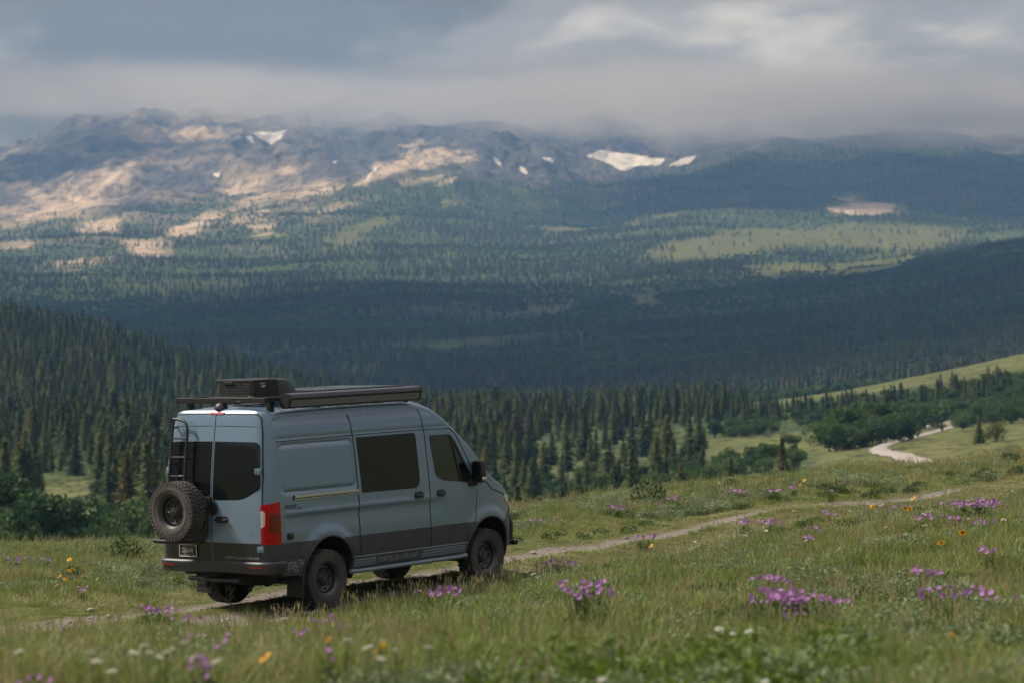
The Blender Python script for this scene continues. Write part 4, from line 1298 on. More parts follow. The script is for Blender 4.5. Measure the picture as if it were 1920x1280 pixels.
    # ---- road wheels
    for x in (0, 3.665):
        build_wheel(van, 'wheel', (x, -.865, .405), Matrix.Rotation(PI / 2, 4, 'X'), M['rubber'], M['rim'], .2 + x)
        build_wheel(van, 'wheel', (x, .865, .405), Matrix.Rotation(-PI / 2, 4, 'X'), M['rubber'], M['rim'], .7 + x)
    # ---- underbody
    ub = empty('underbody', parent=van)
    mb = MB(); mb.box((1.75, 0, .60), (5.3, 1.72, .22), None, .03); mb.build('floor_pan', M['under'], ub)
    mb = MB()
    for s in (-1, 1): mb.box((1.7, s * .48, .47), (5.2, .08, .12))
    mb.build('frame_rails', M['under'], ub)['kind'] = 'stuff'
    for x in (0, 3.665):
        mb = MB(); mb.tube([(x, -.75, .405), (x, .75, .405)], .055, 10); mb.lathe([(0, -.13), (.10, -.10), (.15, 0), (.10, .10), (0, .13)], 14, Matrix.Translation((x, .12, .40)) @ Matrix.Rotation(PI / 2, 4, 'X')); mb.build('axle', M['under'], ub, .7)
    mb = MB(); mb.box((-.75, -.35, .47), (.45, .50, .18), None, .06); mb.build('exhaust_silencer', M['under'], ub, .7)
    mb = MB(); mb.tube([(-.9, -.45, .43), (-1.06, -.52, .38), (-1.12, -.54, .33)], .032, 8); mb.build('tailpipe', M['under'], ub, .7)
    mb = MB(); mb.box((1.6, .35, .42), (1.1, .7, .22), None, .05); mb.build('tank', M['under'], ub, .7)
    # ---- cab interior
    cab = empty('cab_interior', parent=van)
    mb = MB(); mb.box((1.86, 0, 1.55), (.03, 1.66, 1.9)); mb.build('partition', M['seatcloth'], cab)
    mb = MB(); mb.box((3.55, 0, 1.30), (.5, 1.6, .35), None, .08); mb.build('dashboard', M['seatcloth'], cab, .6)
    for s in (-1, 1):
        st = empty('seat', parent=cab)
        mb = MB(); mb.box((2.75, s * .48, 1.12), (.52, .50, .16), None, .06); mb.build('seat_cushion', M['seatcloth'], st, .7)
        mb = MB(); mb.box((2.50, s * .48, 1.48), (.14, .48, .62), Matrix.Rotation(-.15, 3, 'Y'), .06); mb.build('backrest', M['seatcloth'], st, .7)
        mb = MB(); mb.box((2.44, s * .48, 1.88), (.09, .26, .18), Matrix.Rotation(-.1, 3, 'Y'), .04); mb.build('headrest', M['seatcloth'], st, .7)
    mb = MB(); mb.lathe([(.185 + .016 * math.cos(a), .016 * math.sin(a)) for a in np.linspace(0, 2 * PI, 9)[:-1]], 28, Matrix.Translation((3.22, .48, 1.48)) @ Matrix.Rotation(-.9, 4, 'Y'), closed=True); mb.build('steering_wheel', M['black'], cab, .8)
    # ---- roof rack
    rk = empty('roof_rack', parent=van)
    zr = 2.925
    for s in (-1, 1):
        mb = MB(); mb.box((.62, s * .78, zr), (3.20, .05, .065), None, .008); mb.build('side_rail', M['powder'], rk)
    for k, x in enumerate(np.linspace(-.97, 2.16, 7)):
        mb = MB()
        if k == 0: mb.box((x - .03, 0, zr - .008), (.06, 1.66, .075), None, .008)
        else: mb.box((x, 0, zr + .005), (.07, 1.52, .03), None, .004)
        mb.build('crossbar', M['powder'], rk)
    for s in (-1, 1):
        for x in (-.82, .15, 1.0, 1.5, 2.1):
            mb = MB(); mb.box((x, s * .74, (zr + roof_z(x)) / 2 - .03), (.10, .07, zr - roof_z(x) + .06), None, .01); mb.build('rack_foot', M['powder'], rk)
    for y in (.52, -.55):
        mb = MB(); mb.lathe([(0, .012), (.014, .010), (.016, 0)], 10, Matrix.Translation((-1.03, y, zr + .045))); mb.build('rack_bolt', M['chrome'], rk)
    mark_part('rack_print', lambda u, v, o: (-1.0601 - o, u, v), -.35, zr - .02, .07, .014, 4, .001, M['greyprint'], rk, -1, 3)
    # ---- air conditioner
    ac = empty('air_conditioner', parent=van)
    x0, x1, y0, y1, z0, z1 = -.74, .14, -.37, .37, 2.955, 3.195
    mb = MB()
    # smooth front cowl: loft of rounded sections falling towards the front
    secs = []
    for x, h, ins in ((-.22, z1, .0), (-.05, z1, .0), (.06, z1 - .02, .012), (.16, z1 - .08, .03), (.25, z1 - .17, .05), (.31, z0 + .03, .07)):
        yy = y1 - ins
        secs.append([(x, -yy, z0), (x, -yy + .01, h - .07), (x, -yy + .035, h - .022), (x, -yy + .09, h), (x, yy - .09, h), (x, yy - .035, h - .022), (x, yy - .01, h - .07), (x, yy, z0)])
    vs = [p for s_ in secs for p in s_]; fs = []
    for i in range(len(secs) - 1):
        for j in range(7): fs.append((i * 8 + j, i * 8 + j + 1, (i + 1) * 8 + j + 1, (i + 1) * 8 + j))
    fs.append(tuple(range((len(secs) - 1) * 8, len(secs) * 8))); fs.append(tuple(reversed(range(8))))
    mb.add(vs, fs); mb.build('cowl', M['black'], ac, .5)
    mb = MB(); mb.box(((x0 + .03 - .22) / 2, 0, z1 - .022), (-.22 - x0 - .03, 2 * y1 - .01, .045), None, .02); mb.build('top_cover', M['black'], ac, .6)
    mb = MB(); mb.box(((x0 - .22) / 2 + .03, 0, (z0 + z1) / 2), (-.22 - x0 - .06, 2 * y1 - .11, z1 - z0 - .05)); mb.build('condenser', M['seam'], ac)
    mb = MB(); mb.box((-.25, 0, z0 - .012), (1.0, 2 * y1 + .04, .035), None, .01); mb.build('base_tray', M['black'], ac)
    for k in range(9):
        z = z0 + .020 + k * .0215
        i_ = .004 * k
        pts = []
        for (ax, ay) in ((-.23, -y1 + .004), (x0 + .06 + i_, -y1 + .004), (x0 + .018 + i_, -y1 + .03), (x0 + i_, -y1 + .09), (x0 + i_, y1 - .09), (x0 + .018 + i_, y1 - .03), (x0 + .06 + i_, y1 - .004), (-.23, y1 - .004)): pts.append(Vector((ax, ay, z)))
        mb = MB(); vs = []; fs = []
        for p in pts:
            c = Vector((-.35, 0, z)); d = (c - p); d.z = 0; d.normalize()
            for dd, dz in ((0, -.0048), (0, .0048), (.03, .0065), (.03, -.0032)): vs.append(p + d * dd + Vector((0, 0, dz)))
        for i in range(len(pts) - 1):
            for j in range(4): fs.append((i * 4 + j, i * 4 + (j + 1) % 4, (i + 1) * 4 + (j + 1) % 4, (i + 1) * 4 + j))
        mb.add([tuple(v) for v in vs], fs); mb.build('slat', M['sill'], ac)
    for (ax, ay) in ((x0 + .03, -.10), (x0 + .03, .17), (x0 + .05, -.33), (-.42, -y1 + .012), (-.24, -y1 + .012)):
        mb = MB(); mb.box((ax + .004, ay, (z0 + z1) / 2 - .01), (.022, .022, z1 - z0 - .06)); mb.build('grille_post', M['powder'], ac)
    mb = MB(); mb.box((x0 + .012, .10, z1 - .05), (.02, .17, .04), None, .006); mb.build('badge_plate', M['powder'], ac)
    lg = lambda u, v, o: (u, -y1 - .002 - o, v)
    mark_part('maker_mark', lg, -.60, z1 - .075, .10, .034, 4, .001, M['white'], ac, 1, 4, .5)
    mark_part('maker_mark', lg, -.59, z1 - .112, .12, .030, 5, .001, M['white'], ac, 1, 5, .5)
    # ---- awning along the right roof edge
    aw = empty('awning', parent=van)
    ya, za = -.90, 2.90
    prof = [(-.100, .040), (-.078, .084), (-.02, .102), (.045, .096), (.072, .068), (.075, -.055), (.035, -.105), (-.030, -.110), (-.066, -.088), (-.088, .012), (-.100, .020)]
    mb = MB(); ax0, ax1 = -.72, 2.20
    for a, b, nm, scl, mt in ((ax0 + .05, ax1 - .05, 'case', 1.0, M['awning']), (ax0, ax0 + .05, 'end_cap', 1.03, M['black']), (ax1 - .05, ax1, 'end_cap', 1.03, M['black'])):
        mb = MB(); mat_ = Matrix(((0, 0, 1, 0), (1, 0, 0, ya), (0, 1, 0, za), (0, 0, 0, 1)))
        mb.prism([(y * scl, z * scl) for y, z in prof], a, b, mat_); mb.build(nm, mt, aw, .5)
    mb = MB(); mb.box(((ax0 + ax1) / 2, ya - .0985, za + .028), (ax1 - ax0 - .1, .010, .012)); mb.build('case_groove', M['seam'], aw)
    mb = MB(); mb.box(((ax0 + ax1) / 2, ya - .0805, za - .038), (ax1 - ax0 - .12, .008, .085), Matrix.Rotation(.217, 3, 'X')); mb.build('front_panel', M['awning_face'], aw)
    mark_part('awning_print', lambda u, v, o: (u, ya - .0855 - o - (v - za + .038) * .22, v), 1.86, za - .045, .17, .018, 7, .006, M['seam'], aw, 1, 6)
    for x in (-.6, .6, 1.9):
        mb = MB(); mb.box((x, ya + .09, za - .04), (.06, .10, .10), None, .01); mb.build('awning_bracket', M['powder'], aw)
    # ---- solar panels
    for k, x in enumerate((.85, 1.82)):
        s_ = empty('solar_panel', parent=van)
        mb = MB(); mb.box((x, .05, 2.985), (.93, 1.25, .035), None, .004); mb.build('panel_frame', M['powder'], s_)
        mb = MB(); mb.box((x, .05, 3.0045), (.88, 1.2, .006)); mb.build('cells', M['solar'], s_)
        mb = MB()
        for dx in (-.4, .4):
            for dy in (-.45, .55): mb.box((x + dx, dy, 2.955), (.05, .05, .05))
        mb.build('panel_mounts', M['powder'], s_)['kind'] = 'stuff'
    # ---- small items on the flank and lettering
    mb = MB(); y_ = -(half_width(-.79, 1.06) + .012); mb.box((-.79, y_, 1.06), (.11, .03, .085), None, .01); sk = mb.build('shore_power_socket', M['black'], van, .5)
    mb = MB(); mb.box((-.79, y_ - .016, 1.068), (.08, .008, .05), None, .003); mb.build('socket_lid', M['gloss'], sk)
    text_part('model_lettering', 'MODE', .062, SR, -.87, 1.425, .006, M['darkprint'], van, 1, .235)
    text_part('model_lettering', '4x4', .045, SR, -.62, 1.412, .006, M['darkprint'], van, 1, .085)
    text_part('side_lettering', 'STORYTELLER OVERLAND', .072, SR, 1.06, .540, .0345, M['greyprint'], van, 1, .90, .10, 0, 1.25)
    text_part('stealth_lettering', 'STEALTH', .105, SR, -.875, .595, .034, M['greyprint'], van, 1, .33, .28, .10)
    mb = MB(); mb.tube([SR(-.72, .598, .034), SR(-.69, .560, .034)], .008, 6); mb.tube([SR(-.66, .60, .034), SR(-.645, .562, .034)], .008, 6); mb.build('stealth_lettering', M['greyprint'], van)
    text_part('rear_lettering', 'STORYTELLER OVERLAND', .036, rear_map, -.24, .768, .0105, M['greyprint'], doors[-1], -1, .60, 0, 0, 1.3)
    return van
van = build_van()
# ================================================================== trees
def leaf_material(name, stops, rough=.75, trans=.25, patch_scale=.02, grey=None):
    t = NT(name)
    oi = t.n('ShaderNodeObjectInfo')
    r = oi.outputs['Random']
    p = oi.outputs['Location']
    big = t.noise(patch_scale, 3, .6, p)
    f = t.math('ADD', t.math('MULTIPLY', r, .62), t.math('MULTIPLY', t.rng(big, .3, .7), .38))
    c = t.ramp(f, stops)
    fine = t.noise(2.2, 3, .6, t.n('ShaderNodeTexCoord').outputs['Object'])
    c = t.mix(t.rng(fine, .3, .7, 0, .45), c, t.mix(1.0, c, (.55, .60, .50, 1), 'MULTIPLY'))
    if grey:                                              # some trees stand dead and grey
        r2 = t.n('ShaderNodeTexWhiteNoise', {'Vector': p}, noise_dimensions='3D').outputs['Value']
        c = t.mix(t.rng(r2, 1 - grey, 1 - grey + .001), c, (.105, .088, .078, 1))
    b = t.bsdf(Base_Color=c, Roughness=rough, Specular_IOR_Level=.2)
    if trans > 0:
        tr = t.n('ShaderNodeBsdfTranslucent', {'Color': c})
        mx = t.n('ShaderNodeMixShader', {0: trans, 1: b.outputs[0], 2: tr.outputs[0]})
        return t.done(mx.outputs[0])
    return t.done(b.outputs[0])
M['needles'] = leaf_material('conifer_needles', [(0, (.038, .066, .032)), (.25, (.064, .096, .038)), (.5, (.098, .130, .044)), (.75, (.145, .165, .052)), (1, (.215, .200, .066))], grey=.03)
M['far_needles'] = leaf_material('far_conifer_needles', [(0, (.026, .046, .028)), (.35, (.046, .068, .032)), (.7, (.078, .098, .040)), (1, (.130, .130, .054))], trans=0, patch_scale=.0035, grey=.12)
M['leaves'] = leaf_material('broad_leaves', [(0, (.042, .084, .030)), (.4, (.066, .118, .038)), (.75, (.100, .155, .048)), (1, (.165, .205, .075))], trans=.3, patch_scale=.006)
M['gold'] = leaf_material('golden_needles', [(0, (.105, .098, .026)), (1, (.135, .118, .034))])
M['bark'] = mat_simple('bark', (.085, .070, .058), .95, bump=.5, bscale=14)
M['grey_bark'] = mat_simple('grey_bark', (.20, .185, .165), .95, bump=.4, bscale=14)

def quads_mesh(name, C, U, V):
    """leaf faces: centre, half-axis u and half-axis v of each; diamond-shaped quads"""
    n = len(C)
    P = np.stack([C - U, C - V * .9 + U * .1, C + U, C + V * .9 + U * .1], 1).reshape(-1, 3)
    me = bpy.data.meshes.new(name)
    me.vertices.add(4 * n); me.vertices.foreach_set('co', P.astype(np.float32).ravel())
    me.loops.add(4 * n); me.loops.foreach_set('vertex_index', np.arange(4 * n, dtype=np.int32))
    me.polygons.add(n); me.polygons.foreach_set('loop_start', (np.arange(n) * 4).astype(np.int32)); me.polygons.foreach_set('loop_total', np.full(n, 4, np.int32))
    me.update(calc_edges=True); me.validate()
    return me
def norm(a): return a / np.maximum(np.linalg.norm(a, axis=-1, keepdims=True), 1e-9)
def conifer_crown(seed, H, width, base, nw, nb, nq, size, power=.85):
    g = np.random.default_rng(seed)
    C = []; U = []; V = []
    for w in range(nw):
        t = base + (1 - base) * (w + g.random() * .8) / nw
        gap = g.random() < .10
        r = width * max(1 - t, 0) ** power * (.72 + .5 * g.random()) + .05
        if t < base + .15: r *= .55 + 3 * (t - base)
        k = max(3, int(nb * (.6 + .4 * (1 - t))))
        a0 = g.random() * 6.28
        for b in range(k):
            if gap and g.random() < .6: continue
            a = a0 + 6.283 * b / k + g.normal() * .25
            rr = r * (.65 + .5 * g.random())
            z0 = t * H
            droop = -.38 * rr * (1 - t) + .25 * rr * max(t - .6, 0)
            dirv = np.array([math.cos(a), math.sin(a), droop / max(rr, .1)]); dirv /= np.linalg.norm(dirv)
            side = np.array([-math.sin(a), math.cos(a), 0])
            for q in range(nq):
                f = (q + .6 + .3 * g.random()) / nq
                c = np.array([math.cos(a) * rr * f, math.sin(a) * rr * f, z0 + droop * f * f]) + g.normal(size=3) * .06
                s = size * (.75 + .5 * g.random()) * (.65 + .5 * (1 - t))
                u = norm(dirv + g.normal(size=3) * .35) * s
                v = norm(side * (1 if g.random() < .5 else .3) + np.array([0, 0, -.55]) + g.normal(size=3) * .4) * s * .62
                C.append(c); U.append(u); V.append(v)
    # leader at the tip
    for q in range(4):
        C.append(np.array([0, 0, H * (.97 + .012 * q)])); U.append(np.array([0, 0, .30])); V.append(norm(g.normal(size=3)) * .14)
    return np.array(C), np.array(U), np.array(V)
def trunk_mesh(name, H, r0, lean=.0, n=7):
    mb = MB()
    mb.tube([(lean * z * z / H, 0, z) for z in np.linspace(-.3, H * .97, 7)], [r0 * (1 - .94 * i / 6) for i in range(7)], n)
    return mb.mesh(name, 1.0)
CONIFERS = []
for k, (w, b, nw, nb, p) in enumerate(((2.2, .03, 38, 10, 1.0), (1.75, .18, 38, 10, .52), (2.6, .02, 36, 11, 1.1), (1.5, .24, 34, 10, .45), (2.0, .06, 34, 9, .95))):
    me = quads_mesh('crown', *conifer_crown(40 + k, 10.0, w, b, nw, nb, 5, .34, p)); me.materials.append(M['needles'])
    tr = trunk_mesh('trunk', 10.0, .13 + .03 * (k % 3)); tr.materials.append(M['bark'])
    CONIFERS.append((me, tr))
def cone_core(H, r, z0, n=6):
    a = np.linspace(0, 2 * PI, n, endpoint=False)
    return a
FAR_TREES = []
for k, (w, p) in enumerate(((1.7, .9), (1.35, .75), (2.1, 1.0), (1.2, .7))):
    C, U, V = conifer_crown(80 + k, 10.0, w, .08, 9, 6, 1, .95, p)
    me0 = quads_mesh('far_crown', C, U, V)
    mb = MB()
    mb.add([tuple(v.co) for v in me0.vertices], [tuple(q.vertices) for q in me0.polygons])
    prof = [(w * .62, .9), (w * .55, 2.5), (w * .36, 5.5), (w * .14, 8.3), (.02, 10.0)]
    mb.lathe(prof, 6)
    bpy.data.meshes.remove(me0)
    me = mb.mesh('far_conifer', None); me.materials.append(M['far_needles'])
    FAR_TREES.append(me)
def bush_crown(seed, rx, H, z0, n, size):
    g = np.random.default_rng(seed)
    lob = [(g.normal(size=2) * rx * .45, z0 + (H - z0) * (.35 + .45 * g.random()), rx * (.40 + .25 * g.random())) for _ in range(9)]
    C = []
    for i in range(n):
        (cx, cy), cz_, r = lob[g.integers(len(lob))]
        d = norm(g.normal(size=3)); q = r * (.55 + .45 * g.random() ** .5)
        c = np.array([cx, cy, cz_]) + d * q * np.array([1, 1, .95])
        c[2] = min(max(c[2], z0 * .6), H)
        C.append(c)
    C = np.array(C)
    U = norm(g.normal(size=(n, 3))) * size * (.7 + .6 * g.random((n, 1)))
    V = norm(np.cross(U, g.normal(size=(n, 3)))) * size * .6
    return C, U, V
BUSHES = []
for k, (rx, H, z0) in enumerate(((2.6, 5.0, .5), (2.0, 6.5, 1.2), (3.2, 4.2, .3))):
    me = quads_mesh('foliage', *bush_crown(120 + k, rx, H, z0, 1500, .24)); me.materials.append(M['leaves'])
    mb = MB(); g = np.random.default_rng(k)
    for q in range(5):
        a = g.random() * 6.28; s = g.random() * rx * .5
        mb.tube([(0, 0, -.3), (s * .4 * math.cos(a), s * .4 * math.sin(a), H * .3), (s * math.cos(a), s * math.sin(a), H * .75)], [.09, .06, .02], 6)
    st = mb.mesh('stems', 1.0); st.materials.append(M['grey_bark'])
    BUSHES.append((me, st))
FAR_BUSH = []
for k, (rx, H) in enumerate(((2.6, 4.6), (2.1, 6.0))):
    C, U, V = bush_crown(150 + k, rx, H, .5, 110, .75)
    me = quads_mesh('far_bush', C, U, V); me.materials.append(M['leaves']); FAR_BUSH.append(me)

def grid_points(x0, x1, y0, y1, s, g):
    xs = np.arange(x0, x1, s); ys = np.arange(y0, y1, s)
    X, Y = np.meshgrid(xs, ys)
    X = X + (g.random(X.shape) - .5) * s * 1.1; Y = Y + (g.random(Y.shape) - .5) * s * 1.1
    return X.ravel(), Y.ravel()
def in_view(x, y, m=.03): return np.abs(x / np.maximum(y, 1)) < .185 + m

SRC = {}
def scatter(name, meshes, P, rot, scl, idx, label, kind='stuff'):
    """one 'stuff' object: points that carry instances of the given meshes (geometry nodes)"""
    me = bpy.data.meshes.new(name)
    n = len(P)
    me.vertices.add(n); me.vertices.foreach_set('co', np.asarray(P, np.float32).ravel())
    for nm, ty, arr in (('rot', 'FLOAT_VECTOR', rot), ('scl', 'FLOAT_VECTOR', scl), ('pick', 'INT', idx)):
        at = me.attributes.new(nm, ty, 'POINT')
        at.data.foreach_set('vector' if ty == 'FLOAT_VECTOR' else 'value', np.asarray(arr, np.float32 if ty != 'INT' else np.int32).ravel())
    o = bpy.data.objects.new(name, me); COL.objects.link(o)
    for m in meshes:
        for mt in m.materials:
            if mt.name not in me.materials: me.materials.append(mt)
    col = bpy.data.collections.new(name + '_sources')
    for i, m in enumerate(meshes):
        s = bpy.data.objects.new('%s_source_%02d' % (name, i), m); col.objects.link(s)
    ng = bpy.data.node_groups.new(name + '_scatter', 'GeometryNodeTree')
    ng.interface.new_socket('Geometry', in_out='INPUT', socket_type='NodeSocketGeometry')
    ng.interface.new_socket('Geometry', in_out='OUTPUT', socket_type='NodeSocketGeometry')
    N = ng.nodes; L = ng.links
    gi = N.new('NodeGroupInput'); go = N.new('NodeGroupOutput')
    ci = N.new('GeometryNodeCollectionInfo'); ci.inputs['Collection'].default_value = col
    ci.inputs['Separate Children'].default_value = True; ci.inputs['Reset Children'].default_value = True
    ip = N.new('GeometryNodeInstanceOnPoints'); ip.inputs['Pick Instance'].default_value = True
    L.new(gi.outputs[0], ip.inputs['Points']); L.new(ci.outputs[0], ip.inputs['Instance'])
    for nm, ty, sock in (('pick', 'INT', 'Instance Index'), ('rot', 'FLOAT_VECTOR', 'Rotation'), ('scl', 'FLOAT_VECTOR', 'Scale')):
        a = N.new('GeometryNodeInputNamedAttribute'); a.data_type = ty; a.inputs['Name'].default_value = nm
        L.new(a.outputs[0], ip.inputs[sock])
    L.new(ip.outputs[0], go.inputs[0])
    md = o.modifiers.new('scatter', 'NODES'); md.node_group = ng
    return tag(o, label, None, None, kind)

g5 = np.random.default_rng(55)
# ---- near valley trees (200 m .. 1150 m)
def near_trees():
    x, y = grid_points(-260, 270, 300, 1150, 4.7, g5)
    k = in_view(x, y, .02); x, y = x[k], y[k]
    px = 960 + FPX * x / y
    c = clearing(x, y)
    dens = fbm(x, y, 60, 3, 3) * 1.5 + .82
    dens = np.where(px < 700, dens + .35, dens)
    clump = smooth(-.10, .14, fbm(x, y, 46, 3, 0))
    dens = np.where((px > 820) & (y < 480), dens * .42, np.where(px > 820, dens * (.12 + .95 * clump), dens * (.45 + .6 * clump)))
    # the wood thins out towards the pasture on the right
    dens = np.where((y < 480) & (px > 1280), dens - .55 * smooth(1280, 1480, px) - .15, dens)
    dens = np.where((px > 1480) & (y < 660), 0, dens)
    dens = np.where(px > 1400, np.where((y > 660) & (y < 740), dens - .1, dens - .75), dens)
    dens = np.where((y < 330) & (px < 620), dens - .6, dens)
    dens = np.where((y > 900) & (y < 1000) & (px > 600) & (px < 1400), dens - .45, dens)
    dens = np.where((px > 1400) & (y > 745) & (y < 1000), 0, dens)
    keep = (g5.random(len(x)) < dens * (1 - np.minimum(c * 1.6, 1))) & (road_dist(x, y) > 6)
    x, y = x[keep], y[keep]
    return x, y
tx, ty = near_trees()
tz = height(tx, ty)
th = (5.6 + 3.9 * g5.random(len(tx)) + 3.4 * fbm(tx, ty, 70, 2, 4)) * np.where(g5.random(len(tx)) < .30, .45 + .25 * g5.random(len(tx)), 1.0) * np.where(g5.random(len(tx)) < .06, 1.25, 1.0)
th = np.where((960 + FPX * tx / ty > 820) & (ty < 480), th * .82, th)
th = np.where((960 + FPX * tx / ty > 1250) & (ty < 480), th * .85, th)
th = np.where((960 + FPX * tx / ty > 1360) & (ty > 600), np.minimum(th, 4.2 + 2.2 * g5.random(len(tx))), th)
# which of them show: the tip must rise above the meadow's edge
def crest_row(px): return np.interp(px, [-200, 0, 250, 500, 760, 960, 1200, 1400, 1600, 1920, 2200], [1020, 1012, 1004, 985, 955, 938, 905, 885, 868, 842, 825])
tpx, tpy = to_px(tx, ty, tz + th)
vis = (tpy < crest_row(tpx) - 10) & ~((tpx > 320) & (tpx < 860) & (tpy > 800)) & (np.abs(tpx - 960) < 985)
size = th / ty * vis
order = np.argsort(-size)
N_IND = 296
ind = order[:N_IND]
rest = np.setdiff1d(np.arange(len(tx)), ind)
def place_tree(kind, name, mesh_pair, loc, s, rz, label, cat, group, crown_mat=None, part_names=('crown', 'trunk'), lean=0.0):
    e = empty(name, loc, rz)
    e.rotation_euler = (lean, lean * .6, rz)
    e.scale = (s[0], s[0], s[1])
    for nm, me in zip(part_names, mesh_pair):
        if nm == 'crown' and crown_mat is not None:
            me = me.copy(); me.materials.clear(); me.materials.append(crown_mat)
        o = bpy.data.objects.new(nm, me); COL.objects.link(o); o.parent = e
    return tag(e, label, cat, group)
def tree_label(px, d, hh):
    row = 'front row' if d < 400 else ('middle rows' if d < 520 else 'back rows')
    zone = ('at the left edge of the picture' if px < 110 else 'above the left shrub thicket' if px < 260 else 'just left of the van ladder' if px < 420 else
            'seen over the van hood' if px < 930 else 'just right of the van hood' if px < 1010 else 'between hood and valley clearing' if px < 1120 else
            'in front of the valley clearing' if px < 1280 else 'at the thin right end')
    size_ = 'tall' if hh > 9.6 else ('small' if hh < 6 else 'middling')
    return ('%s conifer in the %s of the wood, %s' % (size_, row, zone), 'valley conifers ' + zone)
    if px < 420: return ('dark olive conifer in the dense stand left of the van', 'conifers of the stand left of the van') if d < 420 else ('conifer further back in the wood left of the van', 'conifers further back left of the van')
    if px < 1000: return ('conifer in the wood just beyond the van windshield and hood', 'conifers just beyond the van hood')
    if px < 1300: return ('conifer in the valley wood behind the meadow edge, right of the van', 'valley conifers right of the van')
    return ('small conifer at the thin end of the valley wood, towards the pasture', 'conifers at the thin end of the valley wood')
for i in ind:
    lb, gr = tree_label(tpx[i], ty[i], th[i])
    s = th[i] / 10.0
    place_tree('c', 'conifer_tree', CONIFERS[int(g5.integers(5))], (tx[i], ty[i], tz[i]), (s * (.85 + .4 * g5.random()) * (1.35 if tpx[i] > 820 else 1.18), s), g5.random() * 6.28, lb, 'conifer tree', gr, lean=g5.normal() * .02)
# the golden-green spruce beside the ladder, and the two lone trees by the road
def lone(px, base_row, d, h, k, label, cat='conifer tree', wide=1.0, crown=None, name='conifer_tree', group=None):
    x = (px - 960) / FPX * d
    z = H1(x, d) if base_row is None else (640 - base_row) / FPX * d
    return place_tree('c', name, CONIFERS[k], (x, d, z), (h / 10 * wide, h / 10), px * .37, label, cat, group, crown)
lone(238, None, 318, 10.8, 2, 'broad golden-green spruce standing out beside the van ladder', wide=1.05, crown=M['gold'])
lone(1836, None, 365, 3.2, 2, 'lone dark little spruce on the pasture beside the rounder one', wide=1.5)
lone(1184, None, 330, 10.4, 2, 'tall broad spruce behind the meadow edge, middle of the valley wood', wide=1.1)
lone(1466, None, 330, 6.4, 0, 'golden small spruce at the right end of the valley wood', wide=1.3, crown=M['gold'])
b_ = place_tree('b', 'round_tree', BUSHES[2], ((1868 - 960) / FPX * 362, 362, H1((1868 - 960) / FPX * 362, 362)), (.5, .62), 1.0, 'lone dark rounded little tree on the pasture beside the lone spruce', 'tree', None, M['needles'], ('crown', 'trunk'))

far_all = []          # (x, y, z, sx, sz, pick) of every tree in the mass
def push(x, y, h, pick, wide=1.0):
    z = height(x, y)
    s = h / 10.0
    far_all.append(np.stack([x, y, z - .2, s * wide * np.ones_like(x), s, pick], -1))
xr, yr = tx[rest], ty[rest]
near_rest = np.stack([xr, yr, tz[rest], th[rest] / 10 * (.95 + .5 * g5.random(len(rest))), th[rest] / 10, g5.integers(0, 5, len(rest))], -1)
def emit(name, meshes, R, label):
    n = len(R)
    rot = np.stack([g5.normal(size=n) * .02, g5.normal(size=n) * .02, g5.random(n) * 6.283], -1)
    scl = np.stack([R[:, 3], R[:, 3], R[:, 4]], -1)
    return scatter(name, meshes, R[:, :3], rot, scl, R[:, 5], label)
combo = []
for me, tr in CONIFERS:
    mb = MB(); mb.add([tuple(v.co) for v in me.vertices], [tuple(p.vertices) for p in me.polygons]); mb.add([tuple(v.co) for v in tr.vertices], [tuple(p.vertices) for p in tr.polygons], 1)
    m2 = bpy.data.meshes.new('conifer'); m2.from_pydata(mb.v, [], mb.f); m2.polygons.foreach_set('material_index', mb.m)
    m2.materials.append(M['needles']); m2.materials.append(M['bark']); combo.append(m2)
emit('conifer_forest', combo, near_rest, 'mass of conifers filling the near valley')

# ---- far forest on the valley sides and the mountain's foot (1150 m .. 8000 m)
def far_zone(d0, d1, s, hmin, hvar, seed):
    g = np.random.default_rng(seed)
    w = d1 * .215
    x, y = grid_points(-w, w, d0, d1, s, g)
    k = in_view(x, y, .022) & (np.hypot(x, y) > d0); x, y = x[k], y[k]
    z = height(x, y)
    md, sc, sn, rk, hf, px, py = cover(x, y, z)
    dens = .80 + fbm(x, y, 260, 4, 1) * 2.2
    dens *= (1 - np.minimum(md * 1.25, .97) * np.where(fbm(x, y, 120, 3, 0) > .16, .4, 1.0)) * (1 - np.minimum(sc * 1.15, 1)) * (1 - rk * .97) * (1 - np.minimum(sn * 2, 1))
    dens *= 1 - hf * .55
    if d0 < 1500: dens *= (1 - np.minimum(clearing(x, y), 1))
    keep = g.random(len(x)) < dens
    # leafy groves among the conifers
    grove = fbm(x, y, 210, 3, 5) + np.where(d0 < 2600, .10, -.02)
    grove = grove + .07 * ((px > 330) & (px < 1150) & (py > 395) & (py < 525)) + .06 * ((px > 1150) & (py > 470) & (py < 530))  # extra light-green groves in these bands imitate sunlight on the slopes
    leafy = grove > .09
    x, y, z, leafy = x[keep], y[keep], z[keep], leafy[keep]
    h = hmin + hvar * g.random(len(x))
    R = np.stack([x, y, z - .3, h / 10 * (.85 + .4 * g.random(len(x))), h / 10, g.integers(0, 4, len(x))], -1)
    R[leafy, 5] = 4 + g.integers(0, 2, leafy.sum())
    R[leafy, 3] = .75 + .45 * g.random(leafy.sum()); R[leafy, 4] = R[leafy, 3]
    return R
FR = np.concatenate([far_zone(1150, 2000, 6.6, 7.5, 4, 1), far_zone(2000, 4000, 9.0, 7.5, 5, 2), far_zone(4000, 8200, 12.5, 8, 5.5, 3)])
emit('far_forest', FAR_TREES + FAR_BUSH, FR, 'dark blue-green conifer forest covering the far slopes')

